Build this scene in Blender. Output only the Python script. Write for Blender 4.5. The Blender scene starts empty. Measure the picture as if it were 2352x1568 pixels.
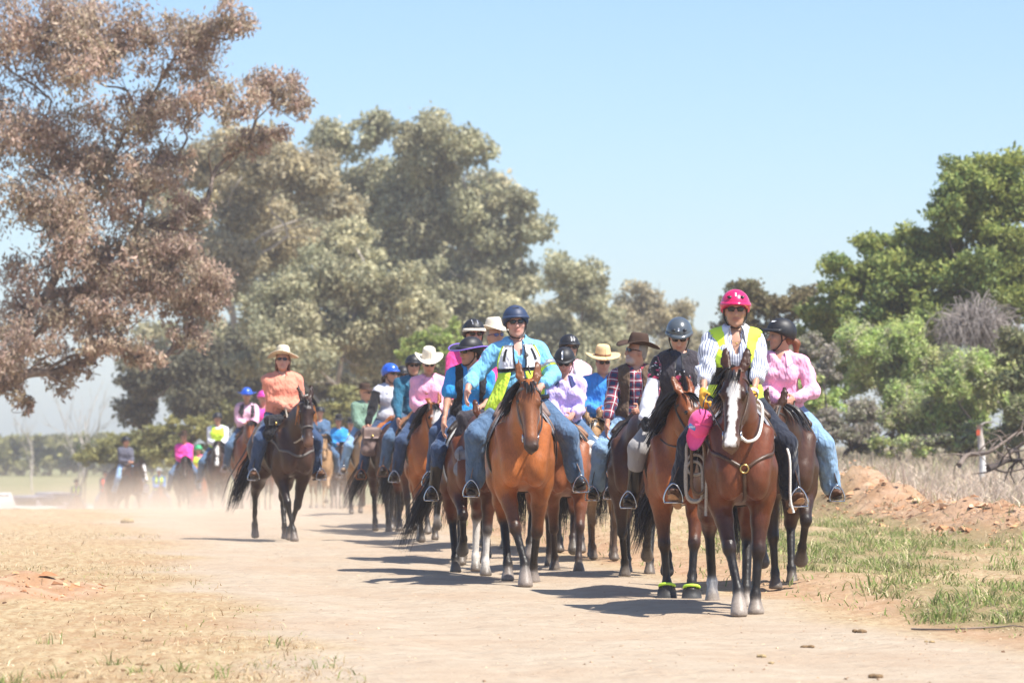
import bpy, math, random
import numpy as np
from mathutils import Vector, Matrix

random.seed(7)
RNG = np.random.default_rng(7)
SC = bpy.context.scene
COL = SC.collection

# ------------------------------------------------------------------ camera, sky, sun, exposure
FPX = 7878.0          # focal length in pixels of a 2352 px wide picture
CAM_H = 1.38
HORIZON = 985.0
cam_data = bpy.data.cameras.new('camera')
cam = bpy.data.objects.new('camera', cam_data)
COL.objects.link(cam)
cam_data.sensor_width = 36.0
cam_data.lens = FPX / 2352.0 * 36.0
cam_data.clip_start = 0.5
cam_data.clip_end = 6000
cam.location = (0, 0, CAM_H)
cam.rotation_euler = (math.radians(90) + math.atan((HORIZON - 784.0) / FPX), 0, 0)
cam_data.dof.use_dof = True
cam_data.dof.focus_distance = 28.5
cam_data.dof.aperture_fstop = 3.6
SC.camera = cam

SUN_EL = 59.0
SUN_AZ = 58.0         # degrees from straight behind the camera towards its right
world = bpy.data.worlds.new('World')
SC.world = world
world.use_nodes = True
wn = world.node_tree
wn.nodes.clear()
sky = wn.nodes.new('ShaderNodeTexSky')
sky.sky_type = 'NISHITA'
sky.sun_disc = False
sky.sun_elevation = math.radians(SUN_EL)
# direction to the sun: behind the camera (-Y), swung towards +X
sx, sy = math.sin(math.radians(SUN_AZ)), -math.cos(math.radians(SUN_AZ))
sky.sun_rotation = math.atan2(sx, sy)
sky.altitude = 650
sky.air_density = 1.0
sky.dust_density = 1.65
sky.ozone_density = 6.0
bg = wn.nodes.new('ShaderNodeBackground')
bg.inputs['Strength'].default_value = 0.107
wo = wn.nodes.new('ShaderNodeOutputWorld')
wn.links.new(sky.outputs[0], bg.inputs['Color'])
wn.links.new(bg.outputs[0], wo.inputs['Surface'])

sun_data = bpy.data.lights.new('sun', 'SUN')
sun_data.energy = 4.6
sun_data.angle = math.radians(0.5)
sun_data.color = (1.0, 0.955, 0.88)
sun = bpy.data.objects.new('sun', sun_data)
COL.objects.link(sun)
ce = math.cos(math.radians(SUN_EL))
sun_dir = Vector((sx * ce, sy * ce, math.sin(math.radians(SUN_EL))))
sun.rotation_euler = sun_dir.to_track_quat('Z', 'Y').to_euler()
sun.location = (20, -20, 40)

SC.view_settings.view_transform = 'Standard'
SC.view_settings.look = 'None'
SC.view_settings.gamma = 1.0
SC.view_settings.use_curve_mapping = False
SC.view_settings.exposure = 0.90
SC.cycles.use_denoising = True
SC.cycles.max_bounces = 6
SC.cycles.diffuse_bounces = 3
SC.cycles.glossy_bounces = 3
SC.cycles.transmission_bounces = 2
SC.cycles.volume_bounces = 1
SC.cycles.transparent_max_bounces = 8
SC.cycles.sample_clamp_indirect = 6.0

# ------------------------------------------------------------------ helpers: meshes, tags, materials
def at(x, y, Y):
    """a pixel of the 2352 x 1568 picture at depth Y -> world X, Z"""
    return (x - 1176.0) * Y / FPX, CAM_H - (y - HORIZON) * Y / FPX

def tag(o, label=None, cat=None, group=None, kind=None):
    if label: o['label'] = label
    if cat: o['category'] = cat
    if group: o['group'] = group
    if kind: o['kind'] = kind
    return o

def empty(name, loc=(0, 0, 0), rz=0.0, scale=1.0):
    o = bpy.data.objects.new(name, None)
    o.empty_display_size = 0.2
    COL.objects.link(o)
    o.location = loc
    o.rotation_euler = (0, 0, rz)
    o.scale = (scale, scale, scale)
    return o

def mesh_np(name, verts, faces, mat=None, parent=None, smooth=True, cols=None, attrs=None, vattr=None):
    """faces: (n,3) or (n,4) int array, or a list of such arrays"""
    if isinstance(faces, np.ndarray): faces = [faces]
    verts = np.asarray(verts, dtype=np.float32).reshape(-1, 3)
    me = bpy.data.meshes.new(name)
    faces = [np.asarray(f, dtype=np.int32) for f in faces if len(f)]
    nl = sum(f.size for f in faces); nf = sum(len(f) for f in faces)
    me.vertices.add(len(verts)); me.vertices.foreach_set('co', verts.ravel())
    me.loops.add(nl); me.polygons.add(nf)
    if nf:
        me.loops.foreach_set('vertex_index', np.concatenate([f.ravel() for f in faces]))
        tot = np.concatenate([np.full(len(f), f.shape[1], np.int32) for f in faces])
        st = np.concatenate([[0], np.cumsum(tot)[:-1]]).astype(np.int32)
        me.polygons.foreach_set('loop_start', st)
        me.polygons.foreach_set('loop_total', tot)
        me.polygons.foreach_set('use_smooth', np.full(nf, smooth, dtype=bool))
    me.update(calc_edges=True)
    if cols is not None:
        ca = me.color_attributes.new('col', 'FLOAT_COLOR', 'POINT')
        c4 = np.ones((len(verts), 4), np.float32); c4[:, :3] = cols
        ca.data.foreach_set('color', c4.ravel())
    for k, v in (attrs or {}).items():
        a = me.attributes.new(k, 'FLOAT', 'POINT'); a.data.foreach_set('value', np.asarray(v, np.float32))
    for k, v in (vattr or {}).items():
        a = me.attributes.new(k, 'FLOAT_VECTOR', 'POINT'); a.data.foreach_set('vector', np.asarray(v, np.float32).ravel())
    if mat is not None: me.materials.append(mat)
    o = bpy.data.objects.new(name, me)
    COL.objects.link(o)
    if parent is not None: o.parent = parent
    return o

class MB:
    """collects simple shapes into one mesh"""
    def __init__(s): s.v = []; s.q = []; s.t = []; s.n = 0; s.c = []; s.cur = None
    def add(s, v, q=None, t=None):
        v = np.asarray(v, float).reshape(-1, 3); s.v.append(v)
        if q is not None and len(q): s.q.append(np.asarray(q, int) + s.n)
        if t is not None and len(t): s.t.append(np.asarray(t, int) + s.n)
        if s.cur is not None: s.c.append(np.tile(s.cur, (len(v), 1)))
        s.n += len(v)
    def grid(s, P, close_u=False, close_v=False):
        """P: (nu, nv, 3)"""
        P = np.asarray(P, float); nu, nv = P.shape[:2]
        iu = np.arange(nu if close_u else nu - 1); iv = np.arange(nv if close_v else nv - 1)
        a, b = np.meshgrid(iu, iv, indexing='ij')
        a1, b1 = (a + 1) % nu, (b + 1) % nv
        q = np.stack([a * nv + b, a1 * nv + b, a1 * nv + b1, a * nv + b1], -1).reshape(-1, 4)
        s.add(P.reshape(-1, 3), q)
    def shell(s, P, t):
        """open grid P given a thickness t along its normals"""
        P = np.asarray(P, float)
        du = np.gradient(P, axis=0); dv = np.gradient(P, axis=1)
        n = np.cross(du, dv); n /= np.linalg.norm(n, axis=-1, keepdims=True) + 1e-9
        nu, nv = P.shape[:2]; Q = P + n * t
        base = s.n
        s.grid(P); s.grid(Q)
        m = nu * nv; ring = [(i, 0) for i in range(nu)] + [(nu - 1, j) for j in range(1, nv)] + [(i, nv - 1) for i in range(nu - 2, -1, -1)] + [(0, j) for j in range(nv - 2, 0, -1)]
        r = np.array([i * nv + j for i, j in ring]); r1 = np.roll(r, -1)
        s.q.append(np.stack([r, r1, r1 + m, r + m], -1) + base)
    def tube(s, pts, r, n=6, caps=True, flat=1.0, up=None):
        pts = np.asarray(pts, float); m = len(pts)
        r = np.broadcast_to(np.asarray(r, float), (m,))
        d = np.gradient(pts, axis=0); d /= np.linalg.norm(d, axis=1, keepdims=True) + 1e-9
        u = np.array(up if up is not None else ((0, 0, 1) if abs(d[0, 2]) < 0.9 else (1, 0, 0)), float)
        ang = np.linspace(0, 2 * np.pi, n, endpoint=False); R = []
        for i in range(m):
            w = np.cross(d[i], u); w /= np.linalg.norm(w) + 1e-9
            u = np.cross(w, d[i])
            R.append(pts[i] + r[i] * (np.cos(ang)[:, None] * w + flat * np.sin(ang)[:, None] * u))
        base = s.n
        s.grid(np.array(R), close_v=True)
        if caps:
            c = [pts[0], pts[-1]]; k = s.n
            s.add(c)
            j = np.arange(n); j1 = (j + 1) % n
            s.t.append(np.stack([np.full(n, k), base + j1, base + j], -1))
            e = base + (m - 1) * n
            s.t.append(np.stack([np.full(n, k + 1), e + j, e + j1], -1))
    def box(s, c, h, R=None):
        c = np.asarray(c, float); h = np.asarray(h, float)
        k = np.array([[x, y, z] for x in (-1, 1) for y in (-1, 1) for z in (-1, 1)], float) * h
        if R is not None: k = k @ np.asarray(R, float).T
        s.add(k + c, [[0, 1, 3, 2], [4, 6, 7, 5], [0, 4, 5, 1], [2, 3, 7, 6], [0, 2, 6, 4], [1, 5, 7, 3]])
    def torus(s, c, u, v, R, r, n=16, m=6):
        c, u, v = (np.asarray(k, float) for k in (c, u, v)); w = np.cross(u, v)
        a = np.linspace(0, 2 * np.pi, n, endpoint=False); b = np.linspace(0, 2 * np.pi, m, endpoint=False)
        rd = np.cos(a)[:, None] * u + np.sin(a)[:, None] * v
        P = c + rd[:, None, :] * (R + r * np.cos(b))[None, :, None] + w * (r * np.sin(b))[None, :, None]
        s.grid(P, True, True)
    def ball(s, c, r, n=10, m=7):
        r = np.broadcast_to(np.asarray(r, float), (3,))
        a = np.linspace(0, 2 * np.pi, n, endpoint=False); b = np.linspace(0.02, np.pi - 0.02, m)
        P = np.stack([np.cos(a)[:, None] * np.sin(b), np.sin(a)[:, None] * np.sin(b), np.ones((n, 1)) * np.cos(b)], -1)
        s.grid(P * r + np.asarray(c, float), close_u=True)
    def build(s, name, mat, parent=None, smooth=True):
        if not s.v: return None
        f = []
        if s.q: f.append(np.concatenate(s.q))
        if s.t: f.append(np.concatenate(s.t))
        return mesh_np(name, np.concatenate(s.v), f, mat, parent, smooth, cols=np.concatenate(s.c) if s.c else None)

def spline(pts, n):
    """Catmull-Rom through pts, n samples"""
    p = np.asarray(pts, float)
    if len(p) == 2: return p[0] + (p[1] - p[0]) * np.linspace(0, 1, n)[:, None]
    p = np.vstack([2 * p[0] - p[1], p, 2 * p[-1] - p[-2]])
    t = np.linspace(0, len(p) - 3 - 1e-6, n); i = t.astype(int); f = (t - i)[:, None]
    a, b, c, d = p[i], p[i + 1], p[i + 2], p[i + 3]
    return 0.5 * (2 * b + (c - a) * f + (2 * a - 5 * b + 4 * c - d) * f ** 2 + (3 * b - a - 3 * c + d) * f ** 3)

# value noise for shapes (not shading)
_perm = RNG.permutation(4096)
_val = RNG.random(4096) * 2 - 1
def vnoise(p):
    p = np.asarray(p, float); i = np.floor(p).astype(np.int64); f = p - i; f = f * f * (3 - 2 * f)
    def h(a, b, c): return _val[_perm[(_perm[(_perm[a & 4095] + b) & 4095] + c) & 4095]]
    x, y, z = i[..., 0], i[..., 1], i[..., 2]; fx, fy, fz = f[..., 0], f[..., 1], f[..., 2]
    def L(a, b, t): return a + (b - a) * t
    return L(L(L(h(x, y, z), h(x + 1, y, z), fx), L(h(x, y + 1, z), h(x + 1, y + 1, z), fx), fy),
             L(L(h(x, y, z + 1), h(x + 1, y, z + 1), fx), L(h(x, y + 1, z + 1), h(x + 1, y + 1, z + 1), fx), fy), fz)
def fbm(p, o=3):
    p = np.asarray(p, float); s = 0; a = 1.0
    for k in range(o): s = s + a * vnoise(p * 2 ** k + 17.3 * k); a *= 0.5
    return s

# ------------------------------------------------------------------ signed distance shapes
def nrm(v): v = np.asarray(v, float); return v / (np.linalg.norm(v) + 1e-12)
def Rz(a): c, s = math.cos(a), math.sin(a); return np.array([[c, -s, 0], [s, c, 0], [0, 0, 1.0]])
def Rx(a): c, s = math.cos(a), math.sin(a); return np.array([[1.0, 0, 0], [0, c, -s], [0, s, c]])
def Ry(a): c, s = math.cos(a), math.sin(a); return np.array([[c, 0, s], [0, 1.0, 0], [-s, 0, c]])

def cone(a, b, ra, rb, col=None, k=0.03, n=None, q=1.0, op='u'):
    return dict(t='c', a=np.asarray(a, float), b=np.asarray(b, float), ra=ra, rb=rb, col=col, k=k, n=None if n is None else nrm(n), q=q, op=op)
def ell(c, r, col=None, k=0.03, R=None, op='u'):
    return dict(t='e', c=np.asarray(c, float), r=np.asarray(r, float) * np.ones(3), col=col, k=k, R=R, op=op)

def pdist(s, P):
    if s['t'] == 'c':
        ba = s['b'] - s['a']; l2 = ba @ ba + 1e-12
        pa = P - s['a']; t = np.clip((pa @ ba) / l2, 0, 1)
        v = pa - t[..., None] * ba
        if s['n'] is not None:
            vn = v @ s['n']; v = v + s['n'] * (vn * (1 / s['q'] - 1))[..., None]
            return (np.sqrt((v * v).sum(-1)) - (s['ra'] + t * (s['rb'] - s['ra']))) * (0.5 + 0.5 * s['q'])
        return np.sqrt((v * v).sum(-1)) - (s['ra'] + t * (s['rb'] - s['ra']))
    v = P - s['c']
    if s['R'] is not None: v = v @ s['R']
    k0 = np.sqrt(((v / s['r']) ** 2).sum(-1)); k1 = np.sqrt(((v / s['r'] ** 2) ** 2).sum(-1)) + 1e-9
    return k0 * (k0 - 1) / k1

def pbox(s, m):
    if s['t'] == 'c':
        r = max(s['ra'], s['rb']) + m
        return np.minimum(s['a'], s['b']) - r, np.maximum(s['a'], s['b']) + r
    r = s['r'] if s['R'] is None else np.sqrt(((s['R'] * s['r']) ** 2).sum(1))
    return s['c'] - r - m, s['c'] + r + m

def smin(F, d, k):
    h = np.clip(0.5 + 0.5 * (F - d) / k, 0, 1)
    return F + (d - F) * h - k * h * (1 - h)

def combine(F, d, s):
    if s['op'] == 'u': return smin(F, d, s['k'])
    return -smin(-F, d, s['k'])        # subtract

def sdf(prims, P):
    P = np.asarray(P, float); F = np.full(P.shape[:-1], 9.0)
    for s in prims: F = combine(F, pdist(s, P), s)
    return F

def surfnet(F, org, h):
    s = F < 0
    nx, ny, nz = F.shape
    def C(A, i, j, k): return A[i:nx - 1 + i, j:ny - 1 + j, k:nz - 1 + k]
    cnt = sum(C(s, i, j, k).astype(np.int8) for i in (0, 1) for j in (0, 1) for k in (0, 1))
    cells = np.argwhere((cnt > 0) & (cnt < 8))
    if len(cells) == 0: return np.zeros((0, 3)), np.zeros((0, 4), int)
    idx = -np.ones((nx - 1, ny - 1, nz - 1), np.int64); idx[tuple(cells.T)] = np.arange(len(cells))
    pos = np.zeros((len(cells), 3)); n = np.zeros(len(cells))
    ci, cj, ck = cells.T
    E = []
    for a in ((0, 0), (0, 1), (1, 0), (1, 1)):
        E += [((0, a[0], a[1]), (1, a[0], a[1])), ((a[0], 0, a[1]), (a[0], 1, a[1])), ((a[0], a[1], 0), (a[0], a[1], 1))]
    for u, w in E:
        fa = F[ci + u[0], cj + u[1], ck + u[2]]; fb = F[ci + w[0], cj + w[1], ck + w[2]]
        x = (fa < 0) != (fb < 0); t = fa / np.where(x, fa - fb, 1)
        p = np.array(u) + t[:, None] * (np.array(w) - np.array(u))
        pos += np.where(x[:, None], p, 0); n += x
    V = org + (cells + pos / n[:, None]) * h
    Q = []
    for ax in range(3):
        a = [slice(1, -1)] * 3; b = [slice(1, -1)] * 3
        a[ax] = slice(0, -1); b[ax] = slice(1, None)
        e = np.argwhere(s[tuple(a)] != s[tuple(b)])
        if not len(e): continue
        off = np.ones(3, int); off[ax] = 0; e = e + off
        o1, o2 = [(1, 2), (2, 0), (0, 1)][ax]
        d1 = np.zeros(3, int); d1[o1] = 1; d2 = np.zeros(3, int); d2[o2] = 1
        q = np.stack([idx[tuple((e - d1 - d2).T)], idx[tuple((e - d2).T)], idx[tuple(e.T)], idx[tuple((e - d1).T)]], -1)
        ins = s[tuple(e.T)]
        q = np.where(ins[:, None], q, q[:, ::-1])
        Q.append(q)
    Q = np.concatenate(Q) if Q else np.zeros((0, 4), int)
    return V, Q[(Q >= 0).all(1)]

def poly(prims, h, clip=None, noise=None, tau=0.012, base=None):
    """polygonise a list of primitives; returns verts, quads, colours. clip: list of (point, normal) half spaces kept on the side n.(p-pt)<0"""
    us = [s for s in prims if s['op'] == 'u']
    lo = np.min([pbox(s, 0.02)[0] for s in us], 0) - 2 * h; hi = np.max([pbox(s, 0.02)[1] for s in us], 0) + 2 * h
    n = np.ceil((hi - lo) / h).astype(int) + 1
    F = np.full(n, 9.0, np.float64)
    for s in prims:
        m = max(s['k'], 2.5 * h) + h
        b0, b1 = pbox(s, m)
        i0 = np.clip(np.floor((b0 - lo) / h).astype(int), 0, n - 1); i1 = np.clip(np.ceil((b1 - lo) / h).astype(int) + 1, 1, n)
        if (i1 <= i0).any(): continue
        g = [lo[a] + h * np.arange(i0[a], i1[a]) for a in range(3)]
        P = np.stack(np.meshgrid(*g, indexing='ij'), -1)
        sl = tuple(slice(i0[a], i1[a]) for a in range(3))
        F[sl] = combine(F[sl], pdist(s, P), s)
    if noise is not None:
        band = np.argwhere(np.abs(F) < 3.2 * h); F[tuple(band.T)] += noise(lo + band * h)
    for pt, nn in (clip or []):
        nn = nrm(nn); ax = [((lo[a] - pt[a]) + h * np.arange(n[a])) * nn[a] for a in range(3)]
        F = np.maximum(F, ax[0][:, None, None] + ax[1][None, :, None] + ax[2][None, None, :])
    V, Q = surfnet(F, lo, h)
    cols = None
    if any(s['col'] is not None for s in us) and len(V):
        W = np.zeros(len(V)); C = np.zeros((len(V), 3))
        for s in us:
            if s['col'] is None: continue
            w = np.exp(-np.clip(pdist(s, V), -0.004, 0.5) / tau) + 1e-12
            W += w; C += w[:, None] * np.asarray(s['col'])
        cols = C / W[:, None]
    return V, Q, cols

# ------------------------------------------------------------------ procedural materials
_M = {}
def _new(name):
    m = bpy.data.materials.new(name); m.use_nodes = True
    nt = m.node_tree; b = nt.nodes['Principled BSDF']
    return m, nt, b
def N(nt, typ, **kw):
    n = nt.nodes.new(typ)
    for k, v in kw.items(): setattr(n, k, v)
    return n
def tnoise(nt, scale, detail=3.0, coord='Object', rough=0.55, vec=None):
    tc = N(nt, 'ShaderNodeTexCoord'); t = N(nt, 'ShaderNodeTexNoise')
    t.inputs['Scale'].default_value = scale; t.inputs['Detail'].default_value = detail; t.inputs['Roughness'].default_value = rough
    nt.links.new(vec if vec is not None else tc.outputs[coord], t.inputs['Vector'])
    return t.outputs['Fac']
def maprange(nt, val, a, b, c, d):
    n = N(nt, 'ShaderNodeMapRange')
    nt.links.new(val, n.inputs[0])
    for i, v in enumerate((a, b, c, d)): n.inputs[i + 1].default_value = v
    return n.outputs[0]
def mixc(nt, fac, a, b, mode='MIX'):
    n = N(nt, 'ShaderNodeMix', data_type='RGBA', blend_type=mode)
    for sock, v in ((n.inputs['Factor'], fac), (n.inputs['A'], a), (n.inputs['B'], b)):
        if hasattr(v, 'is_linked') or hasattr(v, 'links'): nt.links.new(v, sock)
        elif isinstance(v, (int, float)): sock.default_value = v
        else: sock.default_value = (v[0], v[1], v[2], 1)
    return n.outputs['Result']
def bump(nt, b, h, strength, dist=0.01):
    n = N(nt, 'ShaderNodeBump'); n.inputs['Strength'].default_value = strength; n.inputs['Distance'].default_value = dist
    nt.links.new(h, n.inputs['Height']); nt.links.new(n.outputs[0], b.inputs['Normal'])
def ro(b, rough, spec=0.5, metal=0.0):
    b.inputs['Roughness'].default_value = rough; b.inputs['Specular IOR Level'].default_value = spec; b.inputs['Metallic'].default_value = metal

def mat(name, col, rough=0.6, spec=0.4, metal=0.0, var=0.12, scale=18.0, bmp=0.0, bscale=60.0, coat=0.0, sheen=0.0):
    if name in _M: return _M[name]
    m, nt, b = _new(name); ro(b, rough, spec, metal)
    f = tnoise(nt, scale)
    k = maprange(nt, f, 0.3, 0.7, 1 - var, 1 + var)
    c = N(nt, 'ShaderNodeVectorMath', operation='SCALE'); c.inputs[0].default_value = col
    nt.links.new(k, c.inputs['Scale']); nt.links.new(c.outputs[0], b.inputs['Base Color'])
    if bmp: bump(nt, b, tnoise(nt, bscale, 4.0), bmp, 0.01)
    if coat: b.inputs['Coat Weight'].default_value = coat; b.inputs['Coat Roughness'].default_value = 0.15
    if sheen: b.inputs['Sheen Weight'].default_value = sheen
    _M[name] = m; return m

def mat_attr(name, rough=0.6, spec=0.4, var=0.12, scale=14.0, bmp=0.0, bscale=80.0, stretch=None, trans=0.0, sheen=0.0):
    """colour from the mesh's own 'col' attribute"""
    if name in _M: return _M[name]
    m, nt, b = _new(name); ro(b, rough, spec)
    a = N(nt, 'ShaderNodeAttribute', attribute_name='col')
    vec = None
    if stretch:
        tc = N(nt, 'ShaderNodeTexCoord'); mp = N(nt, 'ShaderNodeMapping'); mp.inputs['Scale'].default_value = stretch
        nt.links.new(tc.outputs['Object'], mp.inputs[0]); vec = mp.outputs[0]
    k = maprange(nt, tnoise(nt, scale, vec=vec), 0.3, 0.7, 1 - var, 1 + var)
    c = N(nt, 'ShaderNodeVectorMath', operation='SCALE')
    nt.links.new(a.outputs['Color'], c.inputs[0]); nt.links.new(k, c.inputs['Scale']); nt.links.new(c.outputs[0], b.inputs['Base Color'])
    if bmp: bump(nt, b, tnoise(nt, bscale, 4.0, vec=vec), bmp, 0.008)
    if sheen: b.inputs['Sheen Weight'].default_value = sheen
    if trans:
        tr = N(nt, 'ShaderNodeBsdfTranslucent'); mx = N(nt, 'ShaderNodeMixShader'); mx.inputs[0].default_value = trans
        nt.links.new(c.outputs[0], tr.inputs['Color'])
        nt.links.new(b.outputs[0], mx.inputs[1]); nt.links.new(tr.outputs[0], mx.inputs[2])
        nt.links.new(mx.outputs[0], nt.nodes['Material Output'].inputs['Surface'])
    _M[name] = m; return m

def cloth(name, col, rough=0.85, var=0.08, wr=0.35, ws=11.0, weave=True):
    """woven cloth: fine weave and soft creases"""
    if name in _M: return _M[name]
    m, nt, b = _new(name); ro(b, rough, 0.25)
    k = maprange(nt, tnoise(nt, 9.0), 0.3, 0.7, 1 - var, 1 + var)
    c = N(nt, 'ShaderNodeVectorMath', operation='SCALE'); c.inputs[0].default_value = col
    nt.links.new(k, c.inputs['Scale']); nt.links.new(c.outputs[0], b.inputs['Base Color'])
    tc = N(nt, 'ShaderNodeTexCoord'); mp = N(nt, 'ShaderNodeMapping'); mp.inputs['Scale'].default_value = (1.5, 1.5, .8); mp.inputs['Rotation'].default_value = (.3, .5, .2)
    nt.links.new(tc.outputs['Object'], mp.inputs[0])
    bump(nt, b, tnoise(nt, ws * .9, 2.0, vec=mp.outputs[0]), wr * 1.6, 0.08)
    b.inputs['Sheen Weight'].default_value = 0.15
    _M[name] = m; return m
def coat_material():
    """short glossy hair: lie of the coat, dull dusty patches, fine relief"""
    m, nt, b = _new('horse_coat'); ro(b, .36, .30)
    at_ = N(nt, 'ShaderNodeAttribute', attribute_name='col'); tc = N(nt, 'ShaderNodeTexCoord'); mp = N(nt, 'ShaderNodeMapping'); mp.inputs['Scale'].default_value = (1.0, 1.0, .22); nt.links.new(tc.outputs['Object'], mp.inputs[0])
    hair = tnoise(nt, 150.0, 3.0, vec=mp.outputs[0]); patch = tnoise(nt, 4.5, 4.0); mid = tnoise(nt, 17.0, 3.0)
    k = N(nt, 'ShaderNodeMath', operation='MULTIPLY'); nt.links.new(maprange(nt, hair, .3, .7, .80, 1.22), k.inputs[0]); nt.links.new(maprange(nt, patch, .3, .7, .74, 1.24), k.inputs[1])
    c = N(nt, 'ShaderNodeVectorMath', operation='SCALE'); nt.links.new(at_.outputs['Color'], c.inputs[0]); nt.links.new(k.outputs[0], c.inputs['Scale'])
    dusty = mixc(nt, maprange(nt, mid, .55, .80, 0, .07), c.outputs[0], (.34, .24, .165)); nt.links.new(dusty, b.inputs['Base Color'])
    nt.links.new(maprange(nt, patch, .3, .7, .28, .50), b.inputs['Roughness'])
    mix = N(nt, 'ShaderNodeMath', operation='MULTIPLY_ADD'); nt.links.new(mid, mix.inputs[0]); mix.inputs[1].default_value = 2.2; nt.links.new(hair, mix.inputs[2])
    bump(nt, b, mix.outputs[0], .28, .006); return m
MAT = dict(
    coat=coat_material(),
    hair=mat_attr('horse_hair', .38, .5, .15, 20.0),
    eye=mat('horse_eye', (.01, .008, .006), .08, .6, var=.02),
    steel=mat('stirrup_steel', (.55, .55, .56), .22, .5, 1.0, var=.06),
    brass=mat('brass', (.6, .42, .15), .3, .5, 1.0, var=.06),
    leather_dark=mat('leather_dark', (.028, .020, .016), .42, .5, var=.25, bmp=.2, bscale=120),
    leather_brown=mat('leather_brown', (.070, .034, .018), .40, .5, var=.25, bmp=.2, bscale=120),
    leather_tan=mat('leather_tan', (.22, .10, .045), .5, .45, var=.25, bmp=.2, bscale=120),
    leather_orange=mat('leather_orange', (.36, .12, .035), .5, .4, var=.2, bmp=.2, bscale=120),
    leather_mauve=mat('leather_mauve', (.20, .135, .115), .55, .4, var=.15, bmp=.25, bscale=90),
    leather_grey=mat('leather_grey', (.12, .105, .095), .55, .4, var=.2, bmp=.2, bscale=120),
    pad_dark=mat('pad_dark', (.035, .034, .038), .9, .2, var=.2, bmp=.3, bscale=90),
    pad_grey=mat('pad_grey', (.22, .22, .24), .95, .2, var=.25, bmp=.5, bscale=70),
    pad_sheepskin=mat('pad_sheepskin', (.30, .30, .33), 1.0, .1, var=.3, scale=60, bmp=1.0, bscale=60),
    pad_white=mat('pad_white', (.62, .61, .58), .95, .2, var=.12, bmp=.4, bscale=80),
    pad_blue=mat('pad_blue', (.02, .12, .36), .9, .2, var=.15, bmp=.3, bscale=80),
    rope=mat('rope', (.42, .36, .29), .9, .2, var=.2, scale=90, bmp=.6, bscale=160),
    rope_white=mat('rope_white', (.68, .64, .58), .9, .2, var=.1, scale=90, bmp=.5, bscale=160),
    rope_brown=mat('rope_brown', (.16, .095, .055), .9, .2, var=.2, scale=90, bmp=.6, bscale=160),
    skin=mat_attr('skin', .5, .4, .06, 26.0, .10, 60.0),
    hairp=mat_attr('person_hair', .5, .4, .15, 30.0, .3, 90.0),
)
MAT.update(
    black_plastic=mat('black_plastic', (.012, .012, .014), .35, .5, var=.1),
    lens=mat('lens', (.008, .007, .009), .06, .6, var=.02),
    lens_purple=mat('lens_purple', (.03, .02, .16), .06, .7, var=.02, coat=.5),
    denim=cloth('denim', (.075, .135, .23), var=.22), denim_dark=cloth('denim_dark', (.035, .065, .135), var=.2), denim_light=cloth('denim_light', (.21, .34, .50), var=.18),
    denim_navy=cloth('denim_navy', (.012, .016, .030), var=.2),
)
def pat_nodes(nt):
    a = N(nt, 'ShaderNodeAttribute', attribute_name='pat'); s = N(nt, 'ShaderNodeSeparateXYZ'); nt.links.new(a.outputs['Vector'], s.inputs[0]); return s.outputs
def wave(nt, x, period, lo, hi, phase=0.0):
    """1 where frac(x/period) lies in [lo, hi]"""
    m = N(nt, 'ShaderNodeMath', operation='MULTIPLY_ADD'); nt.links.new(x, m.inputs[0]); m.inputs[1].default_value = 1 / period; m.inputs[2].default_value = 50 + phase
    f = N(nt, 'ShaderNodeMath', operation='FRACT'); nt.links.new(m.outputs[0], f.inputs[0])
    g = N(nt, 'ShaderNodeMath', operation='GREATER_THAN'); nt.links.new(f.outputs[0], g.inputs[0]); g.inputs[1].default_value = lo
    l = N(nt, 'ShaderNodeMath', operation='LESS_THAN'); nt.links.new(f.outputs[0], l.inputs[0]); l.inputs[1].default_value = hi
    k = N(nt, 'ShaderNodeMath', operation='MULTIPLY'); nt.links.new(g.outputs[0], k.inputs[0]); nt.links.new(l.outputs[0], k.inputs[1]); return k.outputs[0]
def cmpn(nt, x, v, op='GREATER_THAN'):
    g = N(nt, 'ShaderNodeMath', operation=op); nt.links.new(x, g.inputs[0]); g.inputs[1].default_value = v; return g.outputs[0]
def pattern(name, fn, rough=.85, wr=.35):
    m, nt, b = _new(name); ro(b, rough, .25); nt.links.new(fn(nt, pat_nodes(nt)), b.inputs['Base Color'])
    bump(nt, b, tnoise(nt, 9.0, 1.5), wr, .07); b.inputs['Sheen Weight'].default_value = .15; return m
def f_stripe(nt, o): return mixc(nt, wave(nt, o[0], .017, .0, .40), (.70, .72, .78), (.20, .225, .33))
def f_plaid(nt, o):
    c = mixc(nt, wave(nt, o[0], .085, .0, .5), (.34, .035, .06), (.03, .045, .10)); k = mixc(nt, wave(nt, o[1], .085, .0, .5), (.36, .05, .07), (.025, .05, .11)); c = mixc(nt, .5, c, k)
    c = mixc(nt, wave(nt, o[0], .085, .70, .79), c, (.66, .62, .62)); return mixc(nt, wave(nt, o[1], .085, .70, .79), c, (.66, .62, .62))
def f_check(nt, o):
    c = mixc(nt, wave(nt, o[0], .03, 0, .4), (.78, .52, .52), (.62, .40, .42)); return mixc(nt, wave(nt, o[1], .03, 0, .4), c, (.80, .66, .64))
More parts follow.
